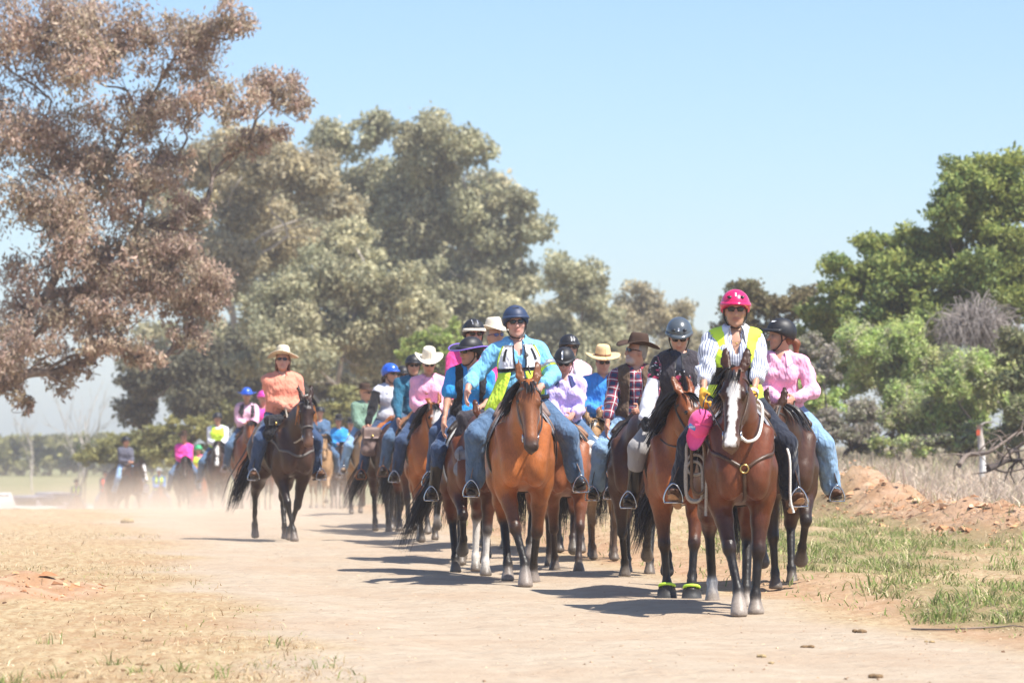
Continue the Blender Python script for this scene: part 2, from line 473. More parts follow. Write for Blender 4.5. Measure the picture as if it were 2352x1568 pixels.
def f_tribal(nt, o):
    a = N(nt, 'ShaderNodeAttribute', attribute_name='pat'); v = N(nt, 'ShaderNodeTexVoronoi'); v.inputs['Scale'].default_value = 34; nt.links.new(a.outputs['Vector'], v.inputs['Vector'])
    c = mixc(nt, wave(nt, o[0], .036, .0, .30), (.02, .02, .025), (.62, .60, .60)); c2 = mixc(nt, wave(nt, o[1], .05, .0, .30), c, (.62, .60, .60)); c = mixc(nt, cmpn(nt, v.outputs['Distance'], .42), c2, (.02, .02, .025))
    s = N(nt, 'ShaderNodeSeparateXYZ'); nt.links.new(v.outputs['Color'], s.inputs[0]); c = mixc(nt, cmpn(nt, s.outputs[0], .86), c, (.55, .06, .14)); c = mixc(nt, cmpn(nt, o[1], .40), c, (.025, .03, .05))
    return mixc(nt, cmpn(nt, o[2], .17), c, (.74, .74, .80))
def two_tone(body, arm, at_=.0):
    return lambda nt, o: mixc(nt, cmpn(nt, o[2], at_), body, arm)
def f_hivis(nt, o):      # bright yellow-green with a dark lower panel and silver tape
    c = mixc(nt, cmpn(nt, o[1], .26, 'LESS_THAN'), (.66, .90, .06), (.02, .02, .025)); return mixc(nt, cmpn(nt, o[1], .13, 'LESS_THAN'), c, (.66, .90, .06))
def f_rug(nt, o):
    tc = N(nt, 'ShaderNodeTexCoord'); s = N(nt, 'ShaderNodeSeparateXYZ'); nt.links.new(tc.outputs['Object'], s.inputs[0])
    c = mixc(nt, wave(nt, s.outputs[1], .13, 0, .35), (.42, .38, .34), (.05, .05, .06)); c = mixc(nt, wave(nt, s.outputs[2], .11, 0, .3), c, (.36, .17, .06)); return mixc(nt, wave(nt, s.outputs[1], .26, .5, .62), c, (.40, .20, .07))
MAT.update(stripe=pattern('striped_shirt', f_stripe), plaid=pattern('plaid_shirt', f_plaid), check=pattern('pink_check', f_check), tribal=pattern('patterned_shirt', f_tribal), hivis=pattern('hivis_vest', f_hivis, .7),
    rug=pattern('woven_rug', f_rug), hivis_plain=cloth('hivis_plain', (.66, .90, .06), .7), hivis_orange=cloth('hivis_orange', (.85, .10, .04), .7),
    blue_light=cloth('blue_light', (.19, .49, .76)), blue_royal=cloth('blue_royal', (.05, .27, .70)), turq=cloth('turquoise', (.03, .29, .66)), coral=cloth('coral', (.74, .27, .18)), pink_light=cloth('pink_light', (.84, .40, .56)), pink_pale=cloth('pink_pale', (.80, .50, .58)), pink_hot=cloth('pink_hot', (.84, .06, .26)), pink_far=cloth('pink_far', (.85, .07, .38)),
    lavender=cloth('lavender', (.62, .50, .84)), navy=cloth('navy', (.02, .03, .12)), teal=cloth('teal', (.02, .115, .19)), green_j=cloth('green_jacket', (.17, .27, .20)), white_c=cloth('white_cloth', (.74, .74, .78)), black_c=cloth('black_cloth', (.014, .014, .018)), char_c=cloth('charcoal_cloth', (.035, .03, .038)), brown_v=cloth('brown_suede', (.11, .07, .045)),
    silver=pattern('silver_gilet', two_tone((.55, .55, .60), (.012, .012, .015), .03)), pinkvest=pattern('pink_hoodie', two_tone((.78, .48, .60), (.84, .50, .66), .03)), breech=cloth('grey_breeches', (.30, .285, .28), wr=.15), grey_shirt=cloth('grey_shirt', (.10, .10, .13)),
    h_pink=mat('helmet_pink', (.62, .015, .11), .25, .5, var=.04, coat=.4), h_navy=mat('helmet_navy', (.028, .045, .095), .5, .4, var=.06), h_grey=mat('helmet_grey', (.07, .085, .10), .28, .5, var=.05, coat=.3), h_black=mat('helmet_black', (.014, .014, .017), .5, .45, var=.1), h_blue=mat('helmet_blue', (.02, .10, .55), .3, .5, var=.3, scale=30, coat=.3), h_white=mat('helmet_white', (.75, .75, .73), .4), h_magenta=mat('helmet_magenta', (.65, .05, .35), .35), h_green=mat('helmet_green', (.05, .40, .16), .35),
    felt_cream=mat('felt_cream', (.72, .64, .52), .95, .15, var=.06, bmp=.1), straw=mat('straw_hat', (.72, .51, .27), .9, .2, var=.12, scale=60, bmp=.3, bscale=120), straw_pale=mat('straw_pale', (.66, .57, .42), .9, .2, var=.12, scale=60, bmp=.3, bscale=120), felt_brown=mat('felt_brown', (.065, .040, .030), .95, .15, var=.1, bmp=.1), purple=mat('purple_trim', (.20, .12, .50), .8), white_p=mat('white_plastic', (.75, .75, .75), .4), silver_p=mat('silver_plastic', (.5, .5, .52), .3, .5, .6), yellow_p=mat('yellow_plastic', (.8, .7, .02), .4),
    white_hat=mat('white_hat', (.62, .58, .53), .9, .2, var=.2, scale=14), glove_y=mat('glove_yellow', (.70, .34, .035), .7, .3, var=.15, bmp=.3, bscale=60), glove_k=mat('glove_black', (.016, .016, .018), .7, .3, var=.2), boot_brown=mat('boot_brown', (.10, .045, .022), .5, .4, var=.3, bmp=.2), boot_black=mat('boot_black', (.012, .011, .011), .3, .5, var=.2), sole_tan=mat('sole_tan', (.42, .24, .13), .8, .3, var=.2, bmp=.2), boot_tan=mat('boot_tan', (.30, .21, .14), .7, .3, var=.3),
    cap_pink=cloth('cap_pink', (.90, .10, .30), wr=.1), patch_blue=mat('patch_blue', (.10, .28, .62), .8), lime=mat('lime_rubber', (.55, .85, .06), .6), rubber=mat('rubber_boot', (.03, .03, .03), .6, .4, var=.25, bmp=.2), fringe=mat('fringe', (.42, .16, .05), .8, .2, var=.2))
# ------------------------------------------------------------------ the land
def sstep(a, b, x): t = np.clip((x - a) / (b - a), 0, 1); return t * t * (3 - 2 * t)
ROAD_Y = np.array([-60, 14, 20, 35, 55, 80, 110, 140, 200, 400.]); ROAD_L = np.array([9.5, -.3, -1.2, -3.5, -6.3, -10.0, -15.0, -20.5, -33, -75.])
ROAD_W = np.array([4.4, 4.4, 4.4, 4.3, 4.3, 4.5, 5.0, 5.0, 5.0, 5.0])
def road_edges(Y):
    L = np.interp(Y, ROAD_Y, ROAD_L); return L, L + np.interp(Y, ROAD_Y, ROAD_W)
def ridge_x(Y): return 5.15 + (50 - Y) * .085
def height(X, Y):
    X, Y = np.broadcast_arrays(np.asarray(X, float), np.asarray(Y, float))
    drop = np.where(Y < 53, 0, np.where(Y < 80, -.00095 * (Y - 53) ** 2, -.6926 - .0385 * (Y - 80)))
    drop = np.maximum(drop, -3.2)
    L, Rr = road_edges(Y)
    right = sstep(1.0, 9.0, X - np.maximum(Rr, -7.0)) * sstep(28, 60, Y) * sstep(200, 130, Y)
    z = drop * (1 - right) + .32 * right * sstep(40, 75, Y)
    z = z + .10 * sstep(-.1, 1.1, X - Rr - .35 + .35 * vnoise(np.stack([X * .7, Y * .35, 0 * X], -1)))          # bank beside the road
    p = np.stack([X, Y, 0 * X], -1)
    near = sstep(140, 60, Y)
    z = z + near * (.020 * fbm(p * .55, 2) + .010 * fbm(p * 2.4, 2))
    off = np.maximum(0, np.maximum(L - X, X - Rr))
    z = z + near * np.minimum(off, 1.0) * (.018 * fbm(p * 3.1 + 9, 2) + .012 * fbm(p * 7.5, 2))
    # wheel ruts in the road
    u = (X - L) / (Rr - L)
    z = z - .018 * near * (np.exp(-((u - .30) / .09) ** 2) + np.exp(-((u - .70) / .09) ** 2))
    # graded windrow of red soil along the right-hand verge
    dx = X - ridge_x(Y)
    amp = np.interp(Y, [30, 36, 40, 44, 47, 50, 52, 55, 60, 66], [0, .14, .34, .28, .20, .58, .52, .32, .16, 0])
    lump = 1 + .45 * fbm(p * 1.9 + 3, 3) + .25 * fbm(p * 6.0, 2)
    z = z + amp * np.exp(-(dx / (.62 + .15 * vnoise(p * .9))) ** 2) * np.clip(lump, .2, 2)
    # low heap of red soil at the left edge of the view
    z = z + .15 * np.exp(-(((X + 4.35) / .75) ** 2 + ((Y - 28.6) / 1.3) ** 2)) * np.clip(1 + .6 * fbm(p * 2.5 + 5, 3), .2, 2)
    return z

# where the verge carries green grass: (X, Y, half width, half length) of each patch on the ground
PATCH = np.array([(3.45, 37.5, 1.05, 7.0), (3.2, 32.5, .7, 2.2), (5.15, 37.5, .85, 3.6), (3.75, 26.6, .95, 3.3), (4.25, 50.0, .55, 9.0), (4.6, 43.5, .5, 4.0), (4.9, 31.0, .6, 2.0), (2.9, 41.5, .6, 5.0), (5.0, 26.5, .8, 3.0), (4.3, 22.0, .6, 2.5), (5.9, 31.5, .7, 3.0)])
def patch_density(X, Y):
    q = np.stack([X, Y, 0 * X], -1); wob = .38 * fbm(q * np.array([1.6, .6, 1]) + 31, 3); d = np.full(np.shape(X), 9.0)
    for cx, cy, rx, ry in PATCH: d = np.minimum(d, np.sqrt(((X - cx) / rx) ** 2 + ((Y - cy) / ry) ** 2))
    return sstep(1.15, .65, d + wob) * (.55 + .45 * sstep(-.25, .3, fbm(q * np.array([2.6, 1.0, 1]) + 5, 2)))
def gaxis(lo, hi, fine_lo, fine_hi, step, grow=1.16):
    a = list(np.arange(fine_lo, fine_hi, step)); s = step; x = fine_hi
    while x < hi: a.append(x); s *= grow; x += s
    a.append(hi); s = step; x = fine_lo - step
    while x > lo: a.insert(0, x); s *= grow; x -= s
    a.insert(0, lo); return np.array(a)
ys = [-60.0, -30, -10, 0, 6, 10, 13]; y = 15.0
while y < 150: ys.append(y); y += max(.11, .0046 * y)
while y < 900: ys.append(y); y *= 1.05
ys = np.array(ys); us = gaxis(-640, 640, -6.0, 8.6, .115, 1.13)
# columns follow the road so that its edges stay edges of the grid
Ly, Ry_ = road_edges(ys)
kl = int(np.argmin(np.abs(us - 0.0))); us = us - us[kl]; kr = int(np.argmin(np.abs(us - 4.4)))
GX = np.zeros((len(ys), len(us)))
shift = np.where(ys < 140, Ly, Ly[np.searchsorted(ys, 140)] - (ys - 140) * .2); shift = np.maximum(shift, -60)
for i in range(len(ys)):
    GX[i] = us * np.where(np.abs(us) < 60, max(1, (Ry_[i] - Ly[i]) / 4.4), 1) + shift[i] * np.clip(1.5 - np.abs(us) / 40, 0, 1)
GY = np.repeat(ys[:, None], len(us), 1)
GZ = height(GX, GY)
P = np.stack([GX, GY, GZ], -1).reshape(-1, 3)
pp = np.stack([GX, GY, 0 * GX], -1)
L2, R2 = road_edges(GY); wob = .45 * fbm(pp * .6, 3)
inr = sstep(-.35, .55, GX - L2 + wob) * sstep(.45, -.45, GX - R2 + wob * .6)
dxr = GX - ridge_x(GY); ridge_m = np.exp(-(dxr / .95) ** 2) * sstep(30, 38, GY) * sstep(70, 58, GY)
red = np.clip(np.maximum(ridge_m * 1.1, sstep(.25, .5, np.exp(-(((GX + 4.35) / .95) ** 2 + ((GY - 28.6) / 1.6) ** 2)))), 0, 1)
red = np.maximum(red, sstep(.1, .5, GX - R2) * sstep(2.0, .6, GX - R2) * (.75 + .25 * vnoise(pp * .8)))
green = patch_density(GX, GY) * .8
dry = sstep(.8, 2.0, GX - ridge_x(GY)) * sstep(25, 34, GY)
far = np.maximum(sstep(120, 150, GY), sstep(8, 20, L2 - GX))
iy, ix = np.meshgrid(np.arange(len(ys) - 1), np.arange(len(us) - 1), indexing='ij'); nvx = len(us)
quads = np.stack([iy * nvx + ix, iy * nvx + ix + 1, (iy + 1) * nvx + ix + 1, (iy + 1) * nvx + ix], -1)
isroad = (ix >= kl) & (ix < kr) & (ys[iy] < 150)

def ground_material():
    m, nt, b = _new('dirt_and_grass'); ro(b, .95, .15)
    A = lambda n: N(nt, 'ShaderNodeAttribute', attribute_name=n).outputs['Fac']
    tc = N(nt, 'ShaderNodeTexCoord')
    big = tnoise(nt, .55, 4, 'Object'); mid = tnoise(nt, 3.2, 5, 'Object'); fine = tnoise(nt, 28.0, 4, 'Object', .7)
    mp = N(nt, 'ShaderNodeMapping'); mp.inputs['Scale'].default_value = (1.0, .35, 1.0); nt.links.new(tc.outputs['Object'], mp.inputs[0])
    straw = tnoise(nt, 11.0, 6, vec=mp.outputs[0], rough=.8)
    road = mixc(nt, maprange(nt, mid, .35, .65, 0, 1), (0.388, 0.303, 0.220), (0.438, 0.359, 0.267))
    road = mixc(nt, maprange(nt, fine, .58, .72, 0, .6), road, (0.250, 0.168, 0.112))
    road = mixc(nt, maprange(nt, big, .45, .7, 0, .5), road, (0.376, 0.260, 0.171))
    verge = mixc(nt, maprange(nt, straw, .42, .58, 0, 1), (0.338, 0.227, 0.122), (0.446, 0.347, 0.207))
    verge = mixc(nt, maprange(nt, fine, .55, .68, 0, .7), verge, (0.207, 0.114, 0.058))
    verge = mixc(nt, maprange(nt, big, .5, .72, 0, .6), verge, (0.331, 0.185, 0.100))
    soil = mixc(nt, maprange(nt, mid, .35, .65, 0, 1), (0.354, 0.204, 0.112), (0.447, 0.296, 0.195))
    soil = mixc(nt, maprange(nt, fine, .56, .7, 0, .6), soil, (0.260, 0.145, 0.089))
    gr = mixc(nt, maprange(nt, mid, .35, .65, 0, 1), (0.126, 0.129, 0.045), (0.225, 0.185, 0.082))
    dr = mixc(nt, maprange(nt, mid, .3, .7, 0, 1), (0.288, 0.213, 0.136), (0.239, 0.206, 0.102))
    fa = mixc(nt, maprange(nt, tnoise(nt, .05, 4, 'Object'), .35, .65, 0, 1), (0.179, 0.185, 0.076), (0.237, 0.223, 0.112))
    c = mixc(nt, A('inr'), verge, road); c = mixc(nt, A('red'), c, soil); c = mixc(nt, A('green'), c, gr); c = mixc(nt, A('dry'), c, dr); c = mixc(nt, A('far'), c, fa)
    nt.links.new(c, b.inputs['Base Color'])
    # hoof-pocked, crumbly surface
    vo = N(nt, 'ShaderNodeTexVoronoi'); vo.inputs['Scale'].default_value = 5.5; vo.inputs['Randomness'].default_value = 1.0; nt.links.new(tc.outputs['Object'], vo.inputs['Vector'])
    pock = maprange(nt, vo.outputs['Distance'], .12, .42, 0.0, 1.0)
    ad = N(nt, 'ShaderNodeMath', operation='MULTIPLY_ADD'); nt.links.new(tnoise(nt, 22.0, 6, 'Object', .7), ad.inputs[0]); ad.inputs[1].default_value = 1.3; nt.links.new(pock, ad.inputs[2])
    bump(nt, b, ad.outputs[0], .55, .035)
    return m
GM = ground_material()
def submesh(name, Q):
    used = np.unique(Q); mp_ = -np.ones(len(P), np.int64); mp_[used] = np.arange(len(used))
    at_ = {k: v.reshape(-1)[used] for k, v in (('inr', inr), ('red', red), ('green', green), ('dry', dry), ('far', far))}
    return tag(mesh_np(name, P[used], mp_[Q], GM, None, True, attrs=at_), kind='structure')
submesh('ground', quads[~isroad]); submesh('road', quads[isroad])

# ---- blades of grass, litter, pebbles
def blades(name, X, Y, hgt, wid, cols, lean=.35, seed=1, label=None, cat=None, r=None):
    r = np.random.default_rng(seed); n = len(X); Z = height(X, Y) - .01
    base = np.stack([X, Y, Z], -1); an = r.random(n) * 2 * np.pi; sd = np.stack([np.cos(an), np.sin(an), 0 * an], -1)
    ln = r.normal(size=(n, 2)) * lean; up = np.stack([ln[:, 0], ln[:, 1], np.ones(n)], -1); up /= np.linalg.norm(up, axis=1, keepdims=True)
    h_ = hgt[:, None]; mid = base + up * h_ * .55; tip = base + (up + np.stack([ln[:, 0], ln[:, 1], -.15 * np.ones(n)], -1) * .8) * h_
    w = wid[:, None] * sd
    V = np.stack([base - w, base + w, mid + w * .7, mid - w * .7, tip], 1).reshape(-1, 3)
    k = np.arange(n)[:, None] * 5
    C = np.repeat(cols, 5, 0)
    return tag(mesh_np(name, V, [k + np.array([[0, 1, 2, 3]]), k + np.array([[3, 2, 4]])], MAT['grass'], None, True, cols=C), label, cat, kind='stuff')
MAT['grass'] = mat_attr('grass_blades', .8, .25, .15, 3.0, trans=.35)
def pal(r, n, cs, ws=None, j=.18):
    cs = np.array(cs); i = r.choice(len(cs), n, p=ws); return cs[i] * (1 + j * r.normal(size=(n, 1))).clip(.5, 1.6)
def scatter(r, n, y0, y1, xf0, xf1, pw=1.0):
    Y = y0 + (y1 - y0) * r.random(n) ** pw; a, b_ = xf0(Y), xf1(Y); return a + (b_ - a) * r.random(n), Y
r = np.random.default_rng(21)
# green verge grass
X, Y = scatter(r, 150000, 20, 64, lambda y: road_edges(y)[1] + .35, lambda y: np.minimum(ridge_x(y) + 2.5, .185 * y + .5))
q = np.stack([X, Y, 0 * X], -1); dens = np.maximum(patch_density(X, Y), .05) * (1 - .86 * np.exp(-((X - ridge_x(Y)) / .75) ** 2))
k = r.random(len(X)) < dens * .85; X, Y = X[k], Y[k]; n = len(X)
clump = .55 + 1.0 * np.clip(fbm(np.stack([X * 2.6, Y * 1.5, 0 * X], -1), 2), -.4, .9)
blades('verge_grass', X, Y, (.05 + .11 * r.random(n)) * clump, .004 + .005 * r.random(n), pal(r, n, [(.22, .29, .08), (.33, .36, .13), (.50, .43, .23), (.15, .21, .06), (.58, .49, .30)], [.27, .27, .22, .10, .14]), .45, 2, 'short green and straw coloured grass on the right-hand verge', 'grass')
# tall dry grass behind the windrow
X, Y = scatter(r, 64000, 30, 84, lambda y: ridge_x(y) + .35, lambda y: .185 * y + 1.5)
n = len(X); den = r.random(n) < sstep(.2, 1.1, X - ridge_x(Y)) * np.interp(Y, [30, 45, 84], [.9, .8, 1]); X, Y = X[den], Y[den]; n = len(X)
gmix = sstep(.1, .5, fbm(np.stack([X * .5, Y * .2, 0 * X + 4], -1), 2) + .5 * sstep(48, 38, Y))
c1 = pal(r, n, [(.62, .49, .385), (.53, .41, .315), (.68, .58, .46), (.43, .38, .24)], [.4, .25, .2, .15]); c2 = pal(r, n, [(.25, .29, .12), (.17, .23, .10), (.38, .36, .19)], [.4, .3, .3])
blades('dry_grass', X, Y, (.16 + .34 * r.random(n)) * (1 - .45 * gmix), .008 + .010 * r.random(n), np.where((r.random(n) < gmix * .6)[:, None], c2, c1), .28, 3, 'tall pinkish dry grass field behind the dirt windrow', 'dry grass')
# far part of the dry field
X, Y = scatter(r, 20000, 64, 110, lambda y: -1.0 + 0 * y, lambda y: .16 * y + 2); n = len(X)
k = X > road_edges(Y)[1] + 3.0; X, Y = X[k], Y[k]; n = len(X)
blades('dry_grass_far', X, Y, .25 + .4 * r.random(n), .012 + .012 * r.random(n), pal(r, n, [(.60, .48, .37), (.52, .42, .31), (.42, .39, .23)]), .25, 4, 'far strip of dry grass before the scrub', 'dry grass')
# sparse stubble on the left
X, Y = scatter(r, 34000, 16.5, 46, lambda y: -.155 * y - .4, lambda y: road_edges(y)[0] + .25, 1.5); n = len(X)
dn = .12 + .88 * sstep(-.15, .5, fbm(np.stack([X * .8, Y * .5, 0 * X + 11], -1), 2) + .55 * sstep(23, 17, Y) * sstep(-.8, -2.5, X)); k = r.random(n) < dn * .75; X, Y = X[k], Y[k]; n = len(X)
grn = r.random(n) < .35 * sstep(.1, .5, fbm(np.stack([X * 1.5, Y * 1.0, 0 * X], -1), 2))
blades('stubble', X, Y, .02 + .075 * r.random(n) ** 1.6, .003 + .003 * r.random(n), np.where(grn[:, None], pal(r, n, [(.22, .26, .07), (.33, .34, .12)]), pal(r, n, [(.58, .45, .27), (.44, .30, .16), (.66, .54, .36), (.30, .19, .10)], [.4, .25, .2, .15])), 1.3, 5, 'thin straw stubble on the left roadside', 'grass')
# little green tufts by the left edge
tx, ty = [], []
for cx, cy, k in ((-1.9, 19.6, 26), (-2.1, 19.4, 18), (-2.55, 19.0, 20), (-2.35, 20.3, 22), (-2.75, 18.2, 70), (-2.68, 18.5, 30), (-1.45, 21.6, 12), (-3.0, 22.0, 14), (-1.6, 18.9, 14), (-1.1, 19.7, 10)):
    tx += list(cx + r.normal(size=k) * .045); ty += list(cy + r.normal(size=k) * .07)
tx, ty = np.array(tx), np.array(ty); n = len(tx)
blades('grass_tufts', tx, ty, .05 + .10 * r.random(n), .003 + .002 * r.random(n), pal(r, n, [(.24, .30, .09), (.16, .22, .06), (.40, .38, .17)]), .5, 6, 'green tufts sprouting in the dry left roadside', 'grass')
# clods, pebbles and leaf litter on the dirt
def pebbles(name, X, Y, size, cols, label, cat):
    r = np.random.default_rng(5); n = len(X); Z = height(X, Y)
    o = np.array([[1, 0, 0], [-.5, .87, 0], [-.5, -.87, 0], [.25, .4, .55], [-.3, -.1, .5]], float)
    rot = r.random(n) * 6.28; c, s = np.cos(rot), np.sin(rot); sz = size[:, None] * (1 + .5 * r.normal(size=(n, 1)).clip(-1.2, 1.5))
    V = o[None] * (1 + .3 * r.normal(size=(n, 5, 1))) * np.array([1, 1, .8]); V = np.stack([V[..., 0] * c[:, None] - V[..., 1] * s[:, None], V[..., 0] * s[:, None] + V[..., 1] * c[:, None], V[..., 2]], -1) * sz[:, None]
    V = V + np.stack([X, Y, Z - .002], -1)[:, None]; k = np.arange(n)[:, None, None] * 5
    F = (k + np.array([[0, 1, 3], [1, 4, 3], [1, 2, 4], [2, 3, 4], [2, 0, 3]])[None]).reshape(-1, 3)
    return tag(mesh_np(name, V.reshape(-1, 3), F, MAT['clod'], None, False, cols=np.repeat(cols, 5, 0)), label, cat, kind='stuff')
MAT['clod'] = mat_attr('clods', .95, .15, .2, 30.0)
X, Y = scatter(r, 15000, 16.5, 60, lambda y: -.155 * y - .3, lambda y: .155 * y + .3, 1.6); n = len(X); L_, R_ = road_edges(Y)
onr = (X > L_) & (X < R_); k = r.random(n) < np.where(onr, .55, .8); X, Y, onr = X[k], Y[k], onr[k]; n = len(X)
pebbles('pebbles', X, Y, np.where(onr, .006, .008) * (1 + 1.0 * r.random(n) ** 4), pal(r, n, [(.50, .36, .23), (.40, .25, .15), (.54, .43, .30), (.24, .14, .08)], [.4, .3, .1, .2]), 'small stones and crumbs of earth scattered over the dirt', 'pebbles')
# clods on the windrow
Y = 36 + 26 * r.random(2600); X = ridge_x(Y) + r.normal(size=2600) * .55; n = len(X)
pebbles('clods', X, Y, .018 + .05 * r.random(n) ** 3, pal(r, n, [(.50, .28, .15), (.40, .20, .10), (.60, .40, .25), (.22, .12, .07)], [.4, .3, .2, .1]), 'lumps of red earth along the graded windrow', 'clods')
Y = 36 + 26 * r.random(2600); X = ridge_x(Y) + .12 + r.normal(size=2600) * .45; n = len(X)
blades('windrow_straw', X, Y, .05 + .16 * r.random(n), .004 + .004 * r.random(n), pal(r, n, [(.45, .36, .24), (.34, .26, .18), (.55, .46, .33), (.20, .22, .09)]), 1.1, 8, 'dead straw tangled in the heaped red soil', 'straw')
n = 500; a_ = r.random(n) * 6.28; q_ = r.random(n) ** .6; X = -4.35 + np.cos(a_) * q_ * 1.0; Y = 28.6 + np.sin(a_) * q_ * 1.8
pebbles('heap_clods', X, Y, .010 + .028 * r.random(n) ** 3, pal(r, n, [(.46, .24, .12), (.38, .18, .09), (.56, .36, .21), (.14, .08, .05)], [.4, .3, .2, .1]), 'crumbled red clods on the low heap at the left edge', 'clods')
# dung and dark scraps lying on the road, one by one
def scrap(x, y, s, colr, label, cat='dung', name='dung'):
    Y = FPX * CAM_H / (y - HORIZON); X = (x - 1176) * Y / FPX; rr = np.random.default_rng(int(x))
    pr = [ell((rr.normal() * s * .35, rr.normal() * s * .25, s * .22), (s * (.30 + .2 * rr.random()), s * .3, s * .22), None, s * .12) for _ in range(6)]
    V, Q, _ = poly(pr, s * .09, noise=lambda q: s * .05 * vnoise(q / s * 7))
    o = mesh_np(name, V, Q, colr); o.location = (X, Y, float(height(X, Y)) - s * .08); tag(o, label, cat, 'scraps lying on the dirt')
dg = mat('dung', (.20, .13, .07), .95, .1, var=.35, scale=40, bmp=.6, bscale=90); dg2 = mat('dung_dry', (.34, .25, .13), .95, .1, var=.3, scale=40, bmp=.6, bscale=90)
for x, y, s, mt, lb in ((1748, 1500, .05, dg2, 'yellowish crumb of dung on the road left of the bottom right corner'), (2008, 1548, .06, dg, 'dark flat scrap of dung low on the right of the road'), (1858, 1478, .045, dg, 'small brown scrap on the road below the lead horse'),
                       (1975, 1447, .06, dg, 'dark twiggy scrap on the road right of the lead horse'), (2135, 1470, .035, dg2, 'tiny pale crumb of dung on the right-hand dirt'), (325, 1525, .045, dg, 'small dark clod on the left roadside near the bottom'),
                       (1770, 1513, .03, dg2, 'thin yellowish crumb beside the larger dung crumb'), (290, 1198, .18, dg2, 'low brown clod heap on the far left of the road')):
    scrap(x, y, s, mt, lb)
# dark dead tuft on the left
Yt = FPX * CAM_H / (1478 - HORIZON); Xt = (336 - 1176) * Yt / FPX; n = 60
blades('dead_tuft', Xt + r.normal(size=n) * .02, Yt + r.normal(size=n) * .02, .03 + .03 * r.random(n), np.full(n, .003), pal(r, n, [(.10, .06, .035), (.20, .13, .07)]), .9, 9, 'dark dead grass tuft alone on the left roadside', 'grass')

# ------------------------------------------------------------------ trees
def limb_tubes(m, p, d, L, r0, depth, rg, tips, spread=.6, grav=0.0, seg=5):
    pts = [p]; dd = nrm(d)
    for k in range(seg):
        dd = nrm(dd + rg.normal(size=3) * .14 + np.array([0, 0, grav])); pts.append(pts[-1] + dd * L / seg)
    pts = np.array(pts); m.tube(pts, np.linspace(r0, r0 * .55, seg + 1), 6 if depth > 1 else 4, caps=False)
    if depth == 0: tips.append((pts[-1], dd)); return
    for k in range(rg.integers(2, 4)):
        f = .5 + .5 * rg.random(); i = min(int(f * seg), seg); nd = nrm(dd + rg.normal(size=3) * spread)
        limb_tubes(m, pts[i], nd, L * (.55 + .25 * rg.random()), r0 * .55, depth - 1, rg, tips, spread, grav, max(3, seg - 1))
    tips.append((pts[-1], dd))

def leaves(rg, centres, radii, cov, size, cols, droop=.4, flat=.8, shellf=.55, big=None):
    """leaf faces through ellipsoidal clumps: dense skin, thinner inside, frayed edges"""
    rm = radii.mean(1); per = np.maximum(12, cov * 4 * np.pi * rm ** 2 / (size * size * flat * .5)).astype(int)
    ci = np.repeat(np.arange(len(centres)), per); n = len(ci)
    d = rg.normal(size=(n, 3)); d /= np.linalg.norm(d, axis=1, keepdims=True); d[:, 2] = d[:, 2] * .8 + .10
    rr = (shellf + (1.05 - shellf) * rg.random(n) ** .7)[:, None] * (1 + .22 * np.abs(rg.normal(size=(n, 1))) * (rg.random((n, 1)) < .35))
    pos = centres[ci] + d * rr * radii[ci] + rg.normal(size=(n, 3)) * .13 * radii[ci]
    ax = rg.normal(size=(n, 3)) * .7 + np.array([0, 0, -droop]) + d * .25; ax /= np.linalg.norm(ax, axis=1, keepdims=True)
    nn = d * .9 + rg.normal(size=(n, 3)) * .55 + np.array([0, 0, .25]); sd = np.cross(ax, nn); sd /= np.linalg.norm(sd, axis=1, keepdims=True) + 1e-9
    s = size * (.6 + .8 * rg.random((n, 1)))
    a, b_ = ax * s, sd * s * flat * .5
    V = np.stack([pos - a * .5, pos + b_, pos + a * .5, pos - b_], 1).reshape(-1, 3)
    tone = 1 + .16 * rg.normal(size=(len(centres), 1)).clip(-1.5, 1.8)
    C = cols[rg.choice(len(cols), n)] * tone[ci] * (1 + .15 * rg.normal(size=(n, 1))).clip(.5, 1.6)
    hue = rg.choice(len(cols), len(centres)); C = .55 * C + .45 * cols[hue][ci] * tone[ci]
    return V, np.arange(n * 4).reshape(-1, 4), np.repeat(C.clip(0, 1), 4, 0)

MAT['leaf'] = mat_attr('gum_leaves', .55, .30, .1, 2.0, trans=.38)
MAT['bark'] = mat('bark_grey', (.21, .165, .135), .9, .2, var=.4, scale=3.0, bmp=.6, bscale=14)
MAT['bark_pale'] = mat('bark_pale', (.42, .37, .32), .85, .2, var=.3, scale=2.5, bmp=.5, bscale=12)
MAT['bark_dark'] = mat('bark_dark', (.07, .055, .048), .9, .2, var=.35, scale=4.0, bmp=.6, bscale=14)

